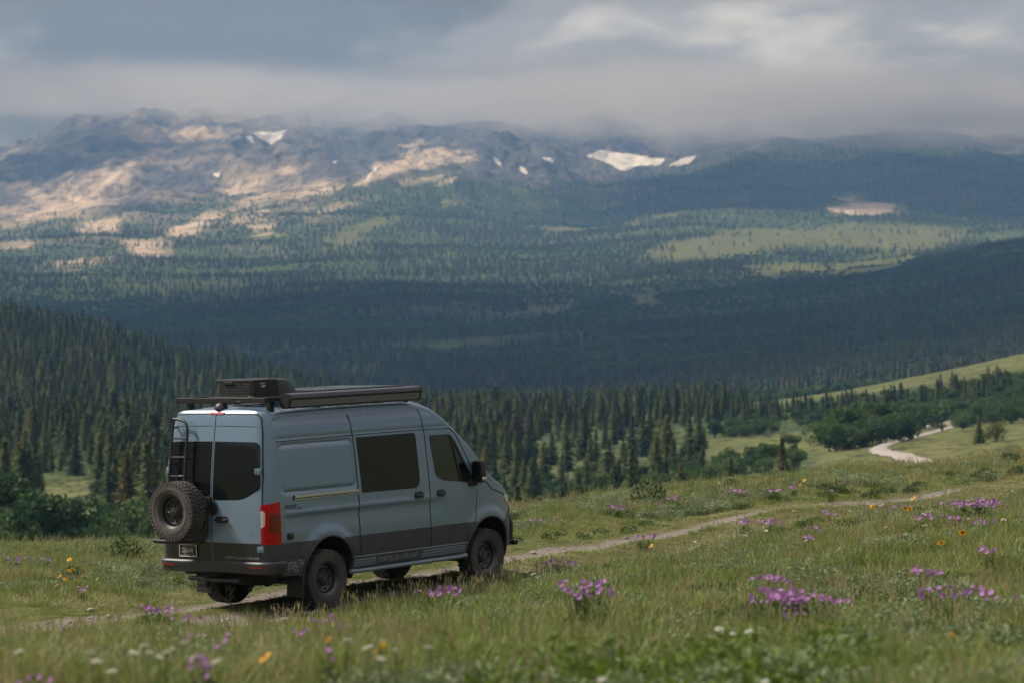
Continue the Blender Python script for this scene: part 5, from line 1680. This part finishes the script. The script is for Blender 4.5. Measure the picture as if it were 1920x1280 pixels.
# ---- leafy shrubs: thicket left of the van, groves round the pasture
def bush_spot(px, d, h, k, label, group, name='shrub', cat='shrub', wide=1.0):
    x = (px - 960) / FPX * d
    return place_tree('b', name, BUSHES[k], (x, d, H1(x, d) - .1), (h / 5.0 * wide, h / 5.0), (px * .77) % 6.28, label, cat, group, None, ('foliage', 'stems'))
g6 = np.random.default_rng(66)
for k, px in enumerate((-20, 18, 62, 98, 140, 182, 216, 258, 300, 335, 40, 120, 205, 280)):
    d = 232 + 26 * g6.random() + (22 if k > 9 else 0)
    bush_spot(px, d, 5.2 + 1.8 * g6.random() + (1.6 if px < 60 else 0), int(g6.integers(3)), 'leafy green shrub in the thicket behind the meadow, left of the spare wheel', 'shrubs left of the spare wheel')
for k in range(26):                                            # round grove beside the road bend
    px = 1545 + 155 * g6.random(); d = 425 + 40 * g6.random() - (px - 1545) * .05
    bush_spot(px, d, 4.4 + 1.6 * g6.random(), int(g6.integers(3)), 'willow in the rounded dark green grove beside the road bend', 'willows beside the road bend', 'willow', 'willow')
for k in range(9):
    px = 1690 + 75 * g6.random(); d = 560 + 30 * g6.random()
    bush_spot(px, d, 5.0 + 1.4 * g6.random(), int(g6.integers(3)), 'willow in the grove behind the road, just left of its far end', 'willows behind the road', 'willow', 'willow')
for k in range(16):
    px = 1330 + 120 * g6.random(); d = 610 + 22 * g6.random()
    bush_spot(px, d, 2.9 + .8 * g6.random(), int(g6.integers(3)), 'low willow in the smooth grove at the back of the long clearing', 'willows behind the clearing', 'willow', 'willow')
for k in range(30):
    px = 1800 + 150 * g6.random(); d = 505 + 95 * g6.random()
    bush_spot(px, d, 3.2 + 1.2 * g6.random(), int(g6.integers(3)), 'leafy shrub in the thicket right of the road, at the right edge', 'thicket right of the road', 'shrub', 'shrub')
R = []
def belt(px0, px1, d0, d1, n, h0, h1):
    px = px0 + (px1 - px0) * g6.random(n); d = d0 + (d1 - d0) * g6.random(n)
    x = (px - 960) / FPX * d; c = clearing(x, d); k = (g6.random(n) > c * 1.2) & (road_dist(x, d) > 7)
    x, d = x[k], d[k]; h = (h0 + (h1 - h0) * g6.random(len(x))) / 5
    R.append(np.stack([x, d, height(x, d) - .2, h, h, g6.integers(0, 3, len(x))], -1))
belt(1480, 1640, 640, 760, 110, 1.5, 2.5)
belt(1620, 2020, 620, 740, 330, 1.8, 3.0)
belt(1830, 2040, 480, 640, 120, 2.6, 4.0)
belt(1350, 1560, 640, 720, 50, 1.6, 2.6)
belt(860, 1500, 960, 1160, 420, 2.5, 4.5)
belt(820, 1500, 310, 480, 260, 1.4, 3.4)
belt(-60, 420, 262, 330, 50, 3, 5)
bcombo = []
for me, tr in BUSHES:
    mb = MB(); mb.add([tuple(v.co) for v in me.vertices], [tuple(p.vertices) for p in me.polygons]); mb.add([tuple(v.co) for v in tr.vertices], [tuple(p.vertices) for p in tr.polygons], 1)
    m2 = bpy.data.meshes.new('bush'); m2.from_pydata(mb.v, [], mb.f); m2.polygons.foreach_set('material_index', mb.m)
    m2.materials.append(M['leaves']); m2.materials.append(M['grey_bark']); bcombo.append(m2)
emit('aspen_thicket', bcombo, np.concatenate(R), 'green belt of aspen and willow scrub in the valley')
# ================================================================== meadow plants
def blade_material(name, stops, trans=.35, scale=.6, rough=.6):
    t = NT(name)
    oi = t.n('ShaderNodeObjectInfo')
    big = t.noise(scale, 3, .6, oi.outputs['Location'])
    isl = t.n('ShaderNodeNewGeometry').outputs['Random Per Island']
    f = t.math('ADD', t.math('ADD', t.math('MULTIPLY', oi.outputs['Random'], .30), t.math('MULTIPLY', t.rng(big, .28, .72), .42)), t.math('MULTIPLY', isl, .28))
    c = t.ramp(f, stops)
    b = t.bsdf(Base_Color=c, Roughness=rough, Specular_IOR_Level=.25)
    tr = t.n('ShaderNodeBsdfTranslucent', {'Color': c})
    mx = t.n('ShaderNodeMixShader', {0: trans, 1: b.outputs[0], 2: tr.outputs[0]})
    return t.done(mx.outputs[0])
M['grass'] = blade_material('green_grass', [(.1, (.100, .150, .034)), (.4, (.160, .212, .050)), (.65, (.235, .262, .078)), (.9, (.380, .345, .155))])
M['dry'] = blade_material('dry_grass', [(.1, (.22, .225, .09)), (.5, (.37, .33, .17)), (.9, (.52, .44, .27))])
M['sage'] = blade_material('silver_foliage', [(.1, (.118, .168, .075)), (.5, (.185, .235, .115)), (.9, (.285, .315, .180))], .25)
M['lush'] = blade_material('lush_leaves', [(.1, (.075, .125, .018)), (.5, (.115, .175, .024)), (.9, (.175, .225, .035))], .35)
M['darkleaf'] = blade_material('dark_leaves', [(.1, (.038, .070, .022)), (.5, (.055, .094, .028)), (.9, (.085, .120, .036))], .3)
M['purple'] = blade_material('purple_petals', [(.1, (.30, .11, .34)), (.5, (.38, .17, .41)), (.9, (.47, .26, .49))], .3)
M['yellow'] = blade_material('yellow_petals', [(.1, (.75, .36, .010)), (.9, (.85, .50, .02))], .2)
M['rust'] = mat_simple('rust_disc', (.22, .035, .012), .8)
M['cream'] = blade_material('cream_florets', [(.1, (.56, .54, .44)), (.9, (.70, .69, .60))], .15)
M['stem'] = mat_simple('green_stem', (.09, .12, .04), .7)

def blades(seed, n, h, spread, width, bend, hvar=.5):
    g = np.random.default_rng(seed)
    V = []; F = []
    for i in range(n):
        a = g.random() * 6.283; r = spread * math.sqrt(g.random())
        x0, y0 = r * math.cos(a), r * math.sin(a)
        hh = h * (1 - hvar * g.random()); w = width * (.7 + .6 * g.random())
        d = a + g.normal() * .9; b = bend * hh * (.3 + g.random())
        fa = g.random() * 3.14
        ux, uy = math.cos(fa) * w / 2, math.sin(fa) * w / 2
        o = len(V)
        for k, t in enumerate((0, .4, .75)):
            q = b * t * t; cx, cy = x0 + q * math.cos(d), y0 + q * math.sin(d)
            z = hh * t * (1 - .12 * t * (b / hh)) - (.03 if k == 0 else 0); s = 1 - .35 * t
            V += [(cx - ux * s, cy - uy * s, z), (cx + ux * s, cy + uy * s, z)]
        V.append((x0 + b * math.cos(d), y0 + b * math.sin(d), hh * (1 - .2 * b / hh)))
        F += [(o, o + 1, o + 3, o + 2), (o + 2, o + 3, o + 5, o + 4), (o + 4, o + 5, o + 6)]
    return V, F
def leafmound(seed, n, h, r, size, up=.6):
    g = np.random.default_rng(seed)
    a = g.random(n) * 6.283; q = r * np.sqrt(g.random(n)); z = h * (.15 + .85 * g.random(n)) * np.sqrt(np.maximum(1 - (q / r) ** 2 * .8, .05))
    C = np.stack([q * np.cos(a), q * np.sin(a), z], -1)
    U = norm(np.stack([np.cos(a), np.sin(a), np.full(n, up)], -1) + g.normal(size=(n, 3)) * .6) * size * (.6 + .8 * g.random((n, 1)))
    V = norm(np.cross(U, g.normal(size=(n, 3)))) * size * .42
    return C, U, V
def mesh_of(name, V, F, mat):
    me = bpy.data.meshes.new(name); me.from_pydata(V, [], F); me.materials.append(mat); return me
GR = []
for s in range(3): GR.append(mesh_of('grass_tuft', *blades(s, 40, .165, .14, .0082, .9), M['grass']))           # 0-2
for s in range(2): GR.append(mesh_of('turf', *blades(10 + s, 40, .075, .13, .0085, .8), M['grass']))             # 3-4
for s in range(2):                                                                                               # 5-6 straw with seed heads
    V, F = blades(20 + s, 9, .36, .09, .0042, .55, .4)
    for i in range(10):
        tip = Vector(V[i * 7 + 6]); o = len(V)
        V += [tuple(tip + Vector(q)) for q in ((0, 0, -.05), (.007, 0, -.01), (0, 0, .045), (-.007, 0, -.01), (0, .007, -.01), (0, -.007, -.01))]
        F += [(o, o + 1, o + 2, o + 3), (o, o + 4, o + 2, o + 5)]
    GR.append(mesh_of('seed_grass', V, F, M['dry']))
for s in range(2):                                                                                               # 7-8 silver-green lupine and sage
    me = quads_mesh('sage_tuft', *leafmound(30 + s, 280, .21, .18, .021)); me.materials.append(M['sage']); GR.append(me)
me = quads_mesh('leafy_herb', *leafmound(40, 150, .24, .17, .032, .9)); me.materials.append(M['lush']); GR.append(me)           # 9
me = quads_mesh('dark_herb', *leafmound(41, 130, .16, .18, .030)); me.materials.append(M['darkleaf']); GR.append(me)           # 10
GR.append(mesh_of('dry_tuft', *blades(50, 30, .15, .12, .0055, .9), M['dry']))                                                  # 11
GR.append(mesh_of('long_grass', *blades(51, 22, .28, .12, .0080, .8), M['grass']))                                              # 12

def meadow_points(s, d0, d1, seed, m=.035):
    g = np.random.default_rng(seed)
    w = d1 * (.185 + m)
    x, y = grid_points(-w, w, d0, d1, s, g)
    k = in_view(x, y, m); return x[k], y[k], g
MG = []
def sow(x, y, pick, smin, smax, g, zs=None):
    n = len(x)
    if n == 0: return
    s = smin + (smax - smin) * g.random(n)
    MG.append(np.stack([x, y, np.zeros(n), s, s * (1 if zs is None else zs), pick], -1))
for d0, d1, sp in ((8, 20, .125), (20, 36, .135), (36, 60, .15), (60, 78, .20)):
    x, y, g = meadow_points(sp, d0, d1, int(d0))
    rd, yv, xv = ruts(x, y)
    bare = np.where((xv > 5.5) & (yv < 0), .35, 1.0) * np.exp(-(rd / np.where(xv < -1, .58, .42)) ** 2) + (fbm(x, y, .9, 2, 3)) * .7 + .30 * fbm(x, y, 7, 2, 1)
    near_track = np.abs(yv) < 1.55
    p = np.where(bare > .42, .05, 1.0)
    k = g.random(len(x)) < p * .94
    short = (near_track & (np.abs(rd) < .75)) | (fbm(x, y, 5.0, 2, 2) > .22)
    pick = np.where(short, 3 + g.integers(0, 2, len(x)), g.integers(0, 3, len(x)))
    r = g.random(len(x))
    pick = np.where(~short & (r < .08), 12, pick)
    dry = fbm(x, y, 3.2, 3, 4)
    pick = np.where((dry > .07) & (g.random(len(x)) < .45) & ~short, 11, pick)
    hs = (.40 + 1.35 * smooth(-.22, .25, fbm(x, y, .9, 3, 0))) * (.30 + .70 * smooth(1.3, np.where((xv < -.5) | (xv > 4.5), 5.5, 3.2), np.abs(yv)))
    sow(x[k], y[k], pick[k], .75, 1.25, g, hs[k])
x, y, g = meadow_points(.33, 8, 74, 5)
rd, yv, xv = ruts(x, y); k = (np.abs(yv) > 1.45) & (g.random(len(x)) < .20 + fbm(x, y, 4.5, 2, 3) * 1.2) & (np.abs(yv) > 1.6)
sow(x[k], y[k], 5 + g.integers(0, 2, k.sum()), .6, 1.15, g)
x, y, g = meadow_points(.24, 8, 70, 6)
rd, yv, xv = ruts(x, y); sg = fbm(x, y, 3.8, 3, 5)
k = (np.abs(yv) > np.where(xv < 1, 3.4, 2.0)) & (g.random(len(x)) < smooth(.02, .24, sg) * .5 + smooth(.07, .19, fbm(x, y, 1.5, 2, 0)) * .95)
sow(x[k], y[k], 7 + g.integers(0, 2, k.sum()), .45, 1.25, g)
x, y, g = meadow_points(.30, 8, 70, 8)
rd, yv, xv = ruts(x, y); k = (np.abs(yv) > np.where(xv < 1, 2.8, 1.6)) & (g.random(len(x)) < smooth(.02, .18, fbm(x, y, 1.4, 3, 2)) * .8)
sow(x[k], y[k], np.full(k.sum(), 10), .5, 1.15, g)
x, y, g = meadow_points(.22, 8, 20, 9)
px = 960 + FPX * x / y
k = g.random(len(x)) < smooth(17.5, 14, y) * smooth(820, 1050, px) * smooth(1750, 1500, px) * smooth(-.12, .15, fbm(x, y, 1.6, 2, 1))
sow(x[k], y[k], np.full(k.sum(), 9), .7, 1.25, g)
MG = np.concatenate(MG)
MG[:, 2] = height(MG[:, 0], MG[:, 1]) - .01
def under_wheel(P):
    xv, yv = van_frame(P[:, 0], P[:, 1])
    out = np.zeros(len(P), bool)
    for wx in (0, 3.665):
        for wy in (-.865, .865): out |= (np.abs(xv - wx) < .30) & (np.abs(yv - wy) < .20)
    return out
MG = MG[~under_wheel(MG)]
def emit_grass(name, R, label):
    n = len(R); g = np.random.default_rng(3)
    rot = np.stack([g.normal(size=n) * .10, g.normal(size=n) * .10, g.random(n) * 6.283], -1)
    return scatter(name, GR, R[:, :3], rot, np.stack([R[:, 3]] * 2 + [R[:, 4]], -1), R[:, 5], label)
emit_grass('grass', MG, 'green and straw-coloured meadow grass and low herbs')

# ---- loose stones of the track
t = NT('pale_stone')
oi = t.n('ShaderNodeObjectInfo')
c = t.ramp(t.math('ADD', t.math('MULTIPLY', oi.outputs['Random'], .7), t.math('MULTIPLY', t.noise(9, 4, .6), .3)), [(.1, (.20, .17, .145)), (.5, (.31, .275, .24)), (.9, (.43, .39, .35))])
b = t.bsdf(Base_Color=c, Roughness=.9)
t.set(b.inputs['Normal'], t.bump(t.noise(22, 4, .6), .5, .02))
M['stone'] = t.done(b.outputs[0])
def stone_mesh(seed, sub=1):
    bm = bmesh.new(); bmesh.ops.create_icosphere(bm, subdivisions=sub, radius=1.0)
    g = np.random.default_rng(seed)
    for v in bm.verts:
        q = 1 + .35 * (mnoise.noise(v.co * 1.3 + Vector((seed * 7.1, 0, 0))))
        v.co = Vector((v.co.x * q, v.co.y * q * .8, v.co.z * q * .5))
    me = bpy.data.meshes.new('stone'); bm.to_mesh(me); bm.free(); me.materials.append(M['stone']); return me
PEB = [stone_mesh(s) for s in range(4)]
gx = np.random.default_rng(77)
n = 4200
xv = -12 + 46 * gx.random(n); yv = np.where(gx.random(n) < .5, -.87, .87) + gx.normal(size=n) * .24 + track_axis(xv)
P = np.array(VAN_POSE)[:3, :3] @ np.stack([xv, yv, np.zeros(n)]) + np.array(VAN_POSE)[:3, 3:4]
k = in_view(P[0], P[1], .03); P = P[:, k]; n = P.shape[1]
s = .012 + .035 * gx.random(n) ** 3
R = np.stack([P[0], P[1], height(P[0], P[1]), s, s, gx.integers(0, 4, n)], -1)
scatter('gravel', PEB, R[:, :3], np.stack([gx.normal(size=n) * .2, gx.normal(size=n) * .2, gx.random(n) * 6.28], -1), np.stack([s, s, s], -1), R[:, 5], 'small pale gravel lying in the wheel ruts')

# ---- where a photo row meets the meadow
DS = np.concatenate([np.arange(9, 76, .12)])
def on_meadow(px, py, up=0.0):
    x = (px - 960) / FPX * DS; g = height(x, DS) + up; ray = (640 - py) / FPX * DS
    i = np.argmax(ray <= g)
    if ray[i] > g[i]: i = len(DS) - 40
    return float(x[i]), float(DS[i]), float(g[i] - up)

def flower_bloom():
    mb = MB(); V = []; F = []
    for k in range(5):
        a = 2 * PI * k / 5; c, s = math.cos(a), math.sin(a)
        o = len(V)
        for r, w, z in ((.004, .004, 0), (.020, .016, .006), (.034, .012, .012), (.038, .0, .012)):
            for sg in ((1, -1) if w else (1,)): V.append((c * r - s * w * sg, s * r + c * w * sg, z))
        F += [(o, o + 1, o + 3, o + 2), (o + 2, o + 3, o + 5, o + 4), (o + 4, o + 5, o + 6)]
    return mesh_of('bloom', V, F, M['purple'])
BLOOM = flower_bloom()
GFOL = []
for s in range(3):
    me = quads_mesh('foliage', *leafmound(60 + s, 240, .34, .22, .036, .5)); me.materials.append(M['darkleaf']); GFOL.append(me)
def geranium(px, py, n, spread, label, group=None, h=.36, fol=1.0, seed=0):
    """clump whose flower heads show round (px, py), n heads over spread pixels"""
    x, d, z = on_meadow(px, py + 6, h)
    g = np.random.default_rng(int(px * 3 + py))
    e = empty('geranium_clump', (x, d, z))
    o = bpy.data.objects.new('foliage', GFOL[int(g.integers(3))]); COL.objects.link(o); o.parent = e
    wid = spread / FPX * d
    o.scale = (max(.45, wid / .42) * fol, max(.4, min(1.0, wid / .42)) * fol, h / .36 * min(1.0, .6 + .4 * fol)); o.rotation_euler = (0, 0, g.random() * 6.28)
    st = MB()
    for i in range(int(n * 1.6)):
        bx, by, bz = g.normal() * wid * .32, g.normal() * .14, h * (.86 + .26 * g.random())
        q = bpy.data.objects.new('bloom', BLOOM); COL.objects.link(q); q.parent = e
        q.location = (bx, by, bz)
        q.rotation_euler = (.75 + g.normal() * .45, g.normal() * .4, g.normal() * .6)
        q.scale = ((.62 + .25 * g.random()) * min(1.0, max(.5, d / 25.0)),) * 3
        st.tube([(bx * .5, by * .5, .05), (bx * .85, by * .85, bz * .7), (bx, by, bz)], [.004, .003, .002], 4, False)
    s_ = st.build('stems', M['stem'], e)
    s_['kind'] = 'stuff'
    return tag(e, label, 'flower', group)
LEFT = ('small purple-flowered geranium in the grass left of the track', 'purple geraniums left of the track')
FRONT = ('small purple-flowered geranium in the near grass before the van', 'purple geraniums before the van')
TRK = ('purple-flowered geranium growing along the track right of the van', 'purple geraniums along the track')
CRS = ('purple-flowered geranium on the meadow edge beyond the track, right of the van', 'purple geraniums on the meadow edge')
GER = [(292, 1136, 15, 70, 'broad purple geranium clump left of the van, beside the rut', None, .30, 1.0), (352, 1152, 5, 40, *FRONT), (361, 1186, 6, 26, *FRONT), (120, 1181, 5, 46, *LEFT),
       (378, 1243, 8, 44, 'blurred purple geranium among white yarrow heads in the left foreground', None, .24, .8), (606, 1156, 7, 40, *FRONT), (558, 1181, 5, 24, *FRONT), (634, 1172, 3, 16, *FRONT), (620, 1224, 2, 10, *FRONT), (70, 1276, 4, 34, *FRONT), (415, 1194, 2, 14, *FRONT),
       (28, 1042, 6, 34, *LEFT), (157, 1099, 4, 22, *LEFT), (90, 1041, 2, 12, *LEFT),
       (828, 1102, 13, 92, 'geranium clump with dark leaf mound below the sliding door', None, .34, 1.25), (1105, 1096, 20, 76, 'two-headed bright purple geranium clump right of the front wheel', None, .40, 1.0),
       (1468, 1112, 44, 96, 'largest purple geranium clump, blurred in the right foreground', None, .30, 1.1), (1552, 1116, 7, 42, 'sparse purple geranium just right of the largest clump', None, .24, .7), (1440, 1077, 9, 66, 'small purple geranium just above the largest clump', None, .24, .6), (1738, 1066, 9, 34, 'dark purple geranium tuft above the scattered blooms at far right', None, .26, .6), (1795, 1102, 18, 130, 'scattered purple geranium blooms in the far right foreground', None, .28, .6), (1480, 1142, 9, 70, *('purple geranium blooms low in front of the largest clump', None), .2, .6),
       (1856, 1026, 5, 22, *TRK), (1822, 936, 40, 110, 'big bushy purple geranium with dark leaves at the right end of the track', None, .36, 1.2), (1745, 962, 9, 70, *TRK), (1688, 944, 10, 38, *TRK), (1400, 972, 10, 48, *TRK), (1446, 972, 12, 40, *TRK),
       (1208, 1000, 7, 46, *TRK), (1068, 1050, 8, 50, *TRK), (1020, 1052, 5, 36, *TRK), (1040, 1044, 4, 22, *TRK), (1532, 984, 7, 26, *TRK), (1512, 1004, 5, 24, *TRK), (1552, 954, 5, 20, *TRK), (1848, 972, 7, 40, *TRK), (1790, 968, 5, 24, *TRK),
       (1388, 914, 10, 44, *CRS), (1452, 912, 9, 50, *CRS), (1266, 928, 8, 30, *CRS), (1150, 944, 8, 36, *CRS), (1232, 938, 3, 14, *CRS), (1490, 905, 3, 16, *CRS), (1558, 916, 2, 12, *CRS), (1005, 968, 2, 14, *CRS)]
for q in GER:
    px, py, n, sp, lb, gr = q[:6]
    geranium(px, py, n, sp, lb, gr, *(q[6:8] if len(q) > 6 else (.22, .6)))

# yellow blanket flowers and white yarrow
def petals_mesh():
    V = []; F = []
    for k in range(11):
        a = 2 * PI * k / 11; c, s = math.cos(a), math.sin(a); o = len(V)
        for r, w, z in ((.010, .006, .004), (.034, .011, .004), (.044, .006, -.002)):
            for sg in (1, -1): V.append((c * r - s * w * sg, s * r + c * w * sg, z))
        F += [(o, o + 1, o + 3, o + 2), (o + 2, o + 3, o + 5, o + 4)]
    return mesh_of('petals', V, F, M['yellow'])
PET = petals_mesh()
mb = MB(); mb.lathe([(.0, .016), (.010, .014), (.017, .006), (.018, 0), (0, 0)], 10); DISC = mb.mesh('disc', 1.0); DISC.materials.append(M['rust'])
mb = MB(); mb.tube([(0, 0, -.4), (.012, 0, -.2), (0, 0, 0)], [.004, .0035, .003], 5, False); STEM = mb.mesh('stem', 1.0); STEM.materials.append(M['stem'])
g8 = np.random.default_rng(88)
def um():
    g = np.random.default_rng(4); mb = MB()
    for i in range(34):
        a = g.random() * 6.28; r = .042 * math.sqrt(g.random())
        mb.lathe([(0, .006), (.006, .004), (.008, 0), (0, -.002)], 6, Matrix.Translation((r * math.cos(a), r * math.sin(a), -.25 * r * r / .042 + .004 * g.random())))
    me = mb.mesh('florets', None); me.materials.append(M['cream']); return me
UMB = um()
def flower(name, px, py, h, parts, scale, label, cat, group, tilt):
    x, d, z = on_meadow(px, py, h)
    scale *= min(1.0, max(.55, d / 19.0))
    e = empty(name, (x, d, z + h), g8.random() * 6.28)
    for nm, me, til in parts:
        o = bpy.data.objects.new(nm, me); COL.objects.link(o); o.parent = e
        if til: o.rotation_euler = (tilt * math.cos(px), tilt * math.sin(px), 0)
        o.scale = (scale, scale, scale) if til else (1, 1, h / .4)
    return tag(e, label, cat, group)
YL = [(713, 1215, 'bright yellow blanket flower with rust disc, largest and nearest to the middle', 1.35), (497, 1239, 'yellow blanket flower low in the left foreground', 1.15), (616, 1201, 'small orange-yellow flower before the van rear wheel', .8),
      (1220, 1023, 'lone yellow flower beside the track, right of the van', 1.0), (1788, 1192, 'blurred orange flower in the bottom right foreground', .9), (1540, 946, 'single yellow flower beyond the track near the purple clumps', .8),
      (1913, 862, 'yellow flower on the meadow edge at the right border', 1.4)]
TY = ('yellow blanket flower in the row beside the track at right', 'yellow flowers beside the track at right')
for q in ((1712, 933), (1722, 931), (1706, 954), (1697, 952), (1636, 950), (1765, 1018), (1805, 998)): YL.append((*q, TY[0], 1.15, TY[1]))
LY = ('small yellow flower in the grass left of the van', 'yellow flowers left of the van')
for q in ((106, 1097), (130, 1049), (136, 1067), (123, 1086), (112, 1080), (131, 1070)): YL.append((*q, LY[0], .9, LY[1]))
CY = ('tiny yellow flower on the meadow edge beyond the track', 'yellow flowers on the meadow edge')
for q in ((1350, 906), (1508, 900), (1500, 908), (1560, 902), (1816, 890), (1300, 925)): YL.append((*q, CY[0], .9, CY[1]))
for q in YL: flower('blanket_flower', q[0], q[1], .27, (('petals', PET, 1), ('disc', DISC, 1), ('stem', STEM, 0)), q[3], q[2], 'flower', q[4] if len(q) > 4 else None, .75)
WL = ('flat white yarrow head in the blurred left foreground', 'white yarrow in the left foreground')
WM = ('flat white yarrow head in the near grass below the van', 'white yarrow below the van')
WR = ('white yarrow head in the right foreground', 'white yarrow in the right foreground')
WT = ('small white yarrow head beside the track at right', 'white yarrow beside the track')
for lb, pts in ((WL, ((172, 1228), (182, 1241), (252, 1227), (270, 1210), (282, 1229), (300, 1233), (313, 1224), (345, 1207), (365, 1231), (325, 1220), (406, 1239), (36, 1224), (210, 1263))), (WM, ((535, 1160), (653, 1202), (717, 1201), (742, 1219), (806, 1217), (715, 1240), (690, 1212), (1000, 1075))),
                (WR, ((1350, 1178), (1376, 1187), (1403, 1183), (1130, 1277), (1433, 1277), (1614, 1256))), (WT, ((1733, 963), (1717, 974), (1661, 988), (1744, 958), (1734, 985), (1488, 957), (1882, 973), (1397, 1003), (1400, 998), (1437, 994)))):
    for px, py in pts: flower('yarrow', px, py, .26, (('florets', UMB, 1), ('stem', STEM, 0)), .65 + .25 * g8.random(), lb[0], 'flower', lb[1], .35)

# low dark shrubs, pointed weeds, stones
LSH = []
for s in range(2):
    me = quads_mesh('foliage', *leafmound(90 + s, 420, .50, .38, .045, 1.2)); me.materials.append(M['darkleaf']); LSH.append(me)
for px, py, s, lb in ((234, 1058, 1.0, 'dark green low shrub in the grass left of the rear bumper'), (1216, 945, .95, 'dark green low shrub on the meadow edge right of the hood'), (1372, 922, .6, 'small dark shrub on the meadow edge left of the purple flowers'), (1893, 872, .8, 'low dark shrub on the meadow edge below the lone trees'), (1660, 868, .5, 'flat dark herb patch on the meadow edge below the road bend'), (1790, 872, .6, 'small dark shrub on the meadow edge left of the lone trees')):
    x, d, z = on_meadow(px, py, 0)
    e = empty('low_shrub', (x, d, z - .02), px)
    o = obj('foliage', LSH[px % 2], None, e); o.scale = (s, s, s)
    mb = MB()
    for k in range(4): mb.tube([(0, 0, -.03), (.12 * math.cos(k * 1.6), .12 * math.sin(k * 1.6), .25 * s)], [.012, .005], 5, False)
    q = mb.build('stems', M['bark'], e); q['kind'] = 'stuff'
    tag(e, lb, 'shrub')
WEED = quads_mesh('leaves', *(lambda g, n: (np.stack([.05 * np.cos(g.random(n) * 6.28), .05 * np.sin(g.random(n) * 6.28), np.linspace(.08, .56, n)], -1), norm(np.stack([np.cos(np.arange(n) * 2.4), np.sin(np.arange(n) * 2.4), np.full(n, 1.3)], -1)) * np.linspace(.085, .03, n)[:, None], norm(g.normal(size=(n, 3))) * .014))(np.random.default_rng(2), 40)); WEED.materials.append(M['sage'])
for px, py, lb in ((191, 1106, 'pointed leafy weed left of the van, the yellow-green left one of a pair'), (207, 1104, 'pointed leafy weed left of the van, the grey-green right one of a pair'), (281, 1090, 'pointed leafy weed standing close to the van left bumper end'), (432, 1140, 'branching weed standing in front of the van tow hitch')):
    x, d, z = on_meadow(px, py, 0)
    e = empty('weed_stalk', (x, d, z), px)
    o = obj('leaves', WEED, None, e); o.scale = (1.2, 1.2, 1.0)
    mb = MB(); mb.tube([(0, 0, -.03), (.01, 0, .3), (0, .01, .58)], [.006, .005, .003], 5, False); mb.build('stem', M['stem'], e)
    tag(e, lb, 'weed')
for k, (px, py, s, lb) in enumerate(((1186, 1078, .17, 'flat pale stone lying in the grass right of the front wheel'), (170, 1148, .07, 'pale stone in the left rut, the left one of two'), (204, 1157, .06, 'pale stone in the left rut, the right one of two'), (1655, 951, .09, 'pale stone beside the track near the yellow flowers'), (1000, 1040, .06, 'small stone in the rut ahead of the front wheel'))):
    x, d, z = on_meadow(px, py, 0)
    me = stone_mesh(20 + k, 2); me.shade_smooth()
    o = obj('stone', me, None); o.location = (x, d, z + s * .25); o.scale = (s, s, s); o.rotation_euler = (0, .1, k * 1.3)
    tag(o, lb, 'stone')

# ---- cattle on the far pasture by the road
def cow_mesh(grazing):
    me = bpy.data.meshes.new('cow_skeleton')
    hz = .55 if grazing else 1.45
    V = [(0, 0, 1.05), (.45, 0, 1.08), (.8, 0, 1.15), (1.1, 0, 1.0 if grazing else 1.35), (1.32, 0, hz), (1.5, 0, hz - .22), (-.5, 0, 1.1), (-.8, 0, 1.15), (-.9, 0, .9), (-.92, 0, .55)]
    R = [.36, .36, .32, .19, .15, .09, .37, .28, .05, .03]
    E = [(0, 1), (1, 2), (2, 3), (3, 4), (4, 5), (0, 6), (6, 7), (7, 8), (8, 9)]
    for sx, root in ((.62, 2), (-.68, 7)):
        for sy in (-1, 1):
            o = len(V)
            V += [(sx, sy * .20, .78), (sx + (.02 if sx > 0 else -.08), sy * .20, .42), (sx, sy * .20, .03)]; R += [.13, .075, .06]
            E += [(root, o), (o, o + 1), (o + 1, o + 2)]
    me.from_pydata(V, E, [])
    o = bpy.data.objects.new('tmp_cow', me); COL.objects.link(o)
    md = o.modifiers.new('skin', 'SKIN')
    for i, v in enumerate(me.skin_vertices[0].data): v.radius = (R[i], R[i]); v.use_root = (i == 0)
    o.modifiers.new('sub', 'SUBSURF').levels = 1
    m2 = bpy.data.meshes.new_from_object(o.evaluated_get(bpy.context.evaluated_depsgraph_get()))
    bpy.data.objects.remove(o); m2.name = 'cow'
    return m2
HIDE = {}
for nm, cA, cB, th_ in (('rust', (.30, .10, .035), (.62, .56, .50), .55), ('black', (.018, .016, .015), (.03, .028, .026), .5), ('grey', (.32, .30, .28), (.5, .47, .43), .5)):
    t = NT(nm + '_hide'); f = t.noise(1.7, 2, .5)
    b = t.bsdf(Base_Color=t.mix(t.rng(f, th_ - .03, th_ + .03), (*cA, 1), (*cB, 1)), Roughness=.85); HIDE[nm] = t.done(b.outputs[0])
for px, d, rz, nm, gz, lb in ((1783, 640, .6, 'rust', False, 'rust and white cow standing at the far end of the gravel road'), (1766, 520, 1.5, 'black', True, 'black cow grazing beside the gravel road'), (1742, 545, 1.9, 'grey', True, 'pale grey cow grazing left of the road below the grove')):
    x = (px - 960) / FPX * d
    me = cow_mesh(gz); me.materials.clear(); me.materials.append(HIDE[nm]); me.shade_smooth()
    o = obj('cow', me, None); o.location = (x, d, H1(x, d)); o.rotation_euler = (0, 0, rz); o.scale = (.8, .8, .8)
    tag(o, lb, 'cow')
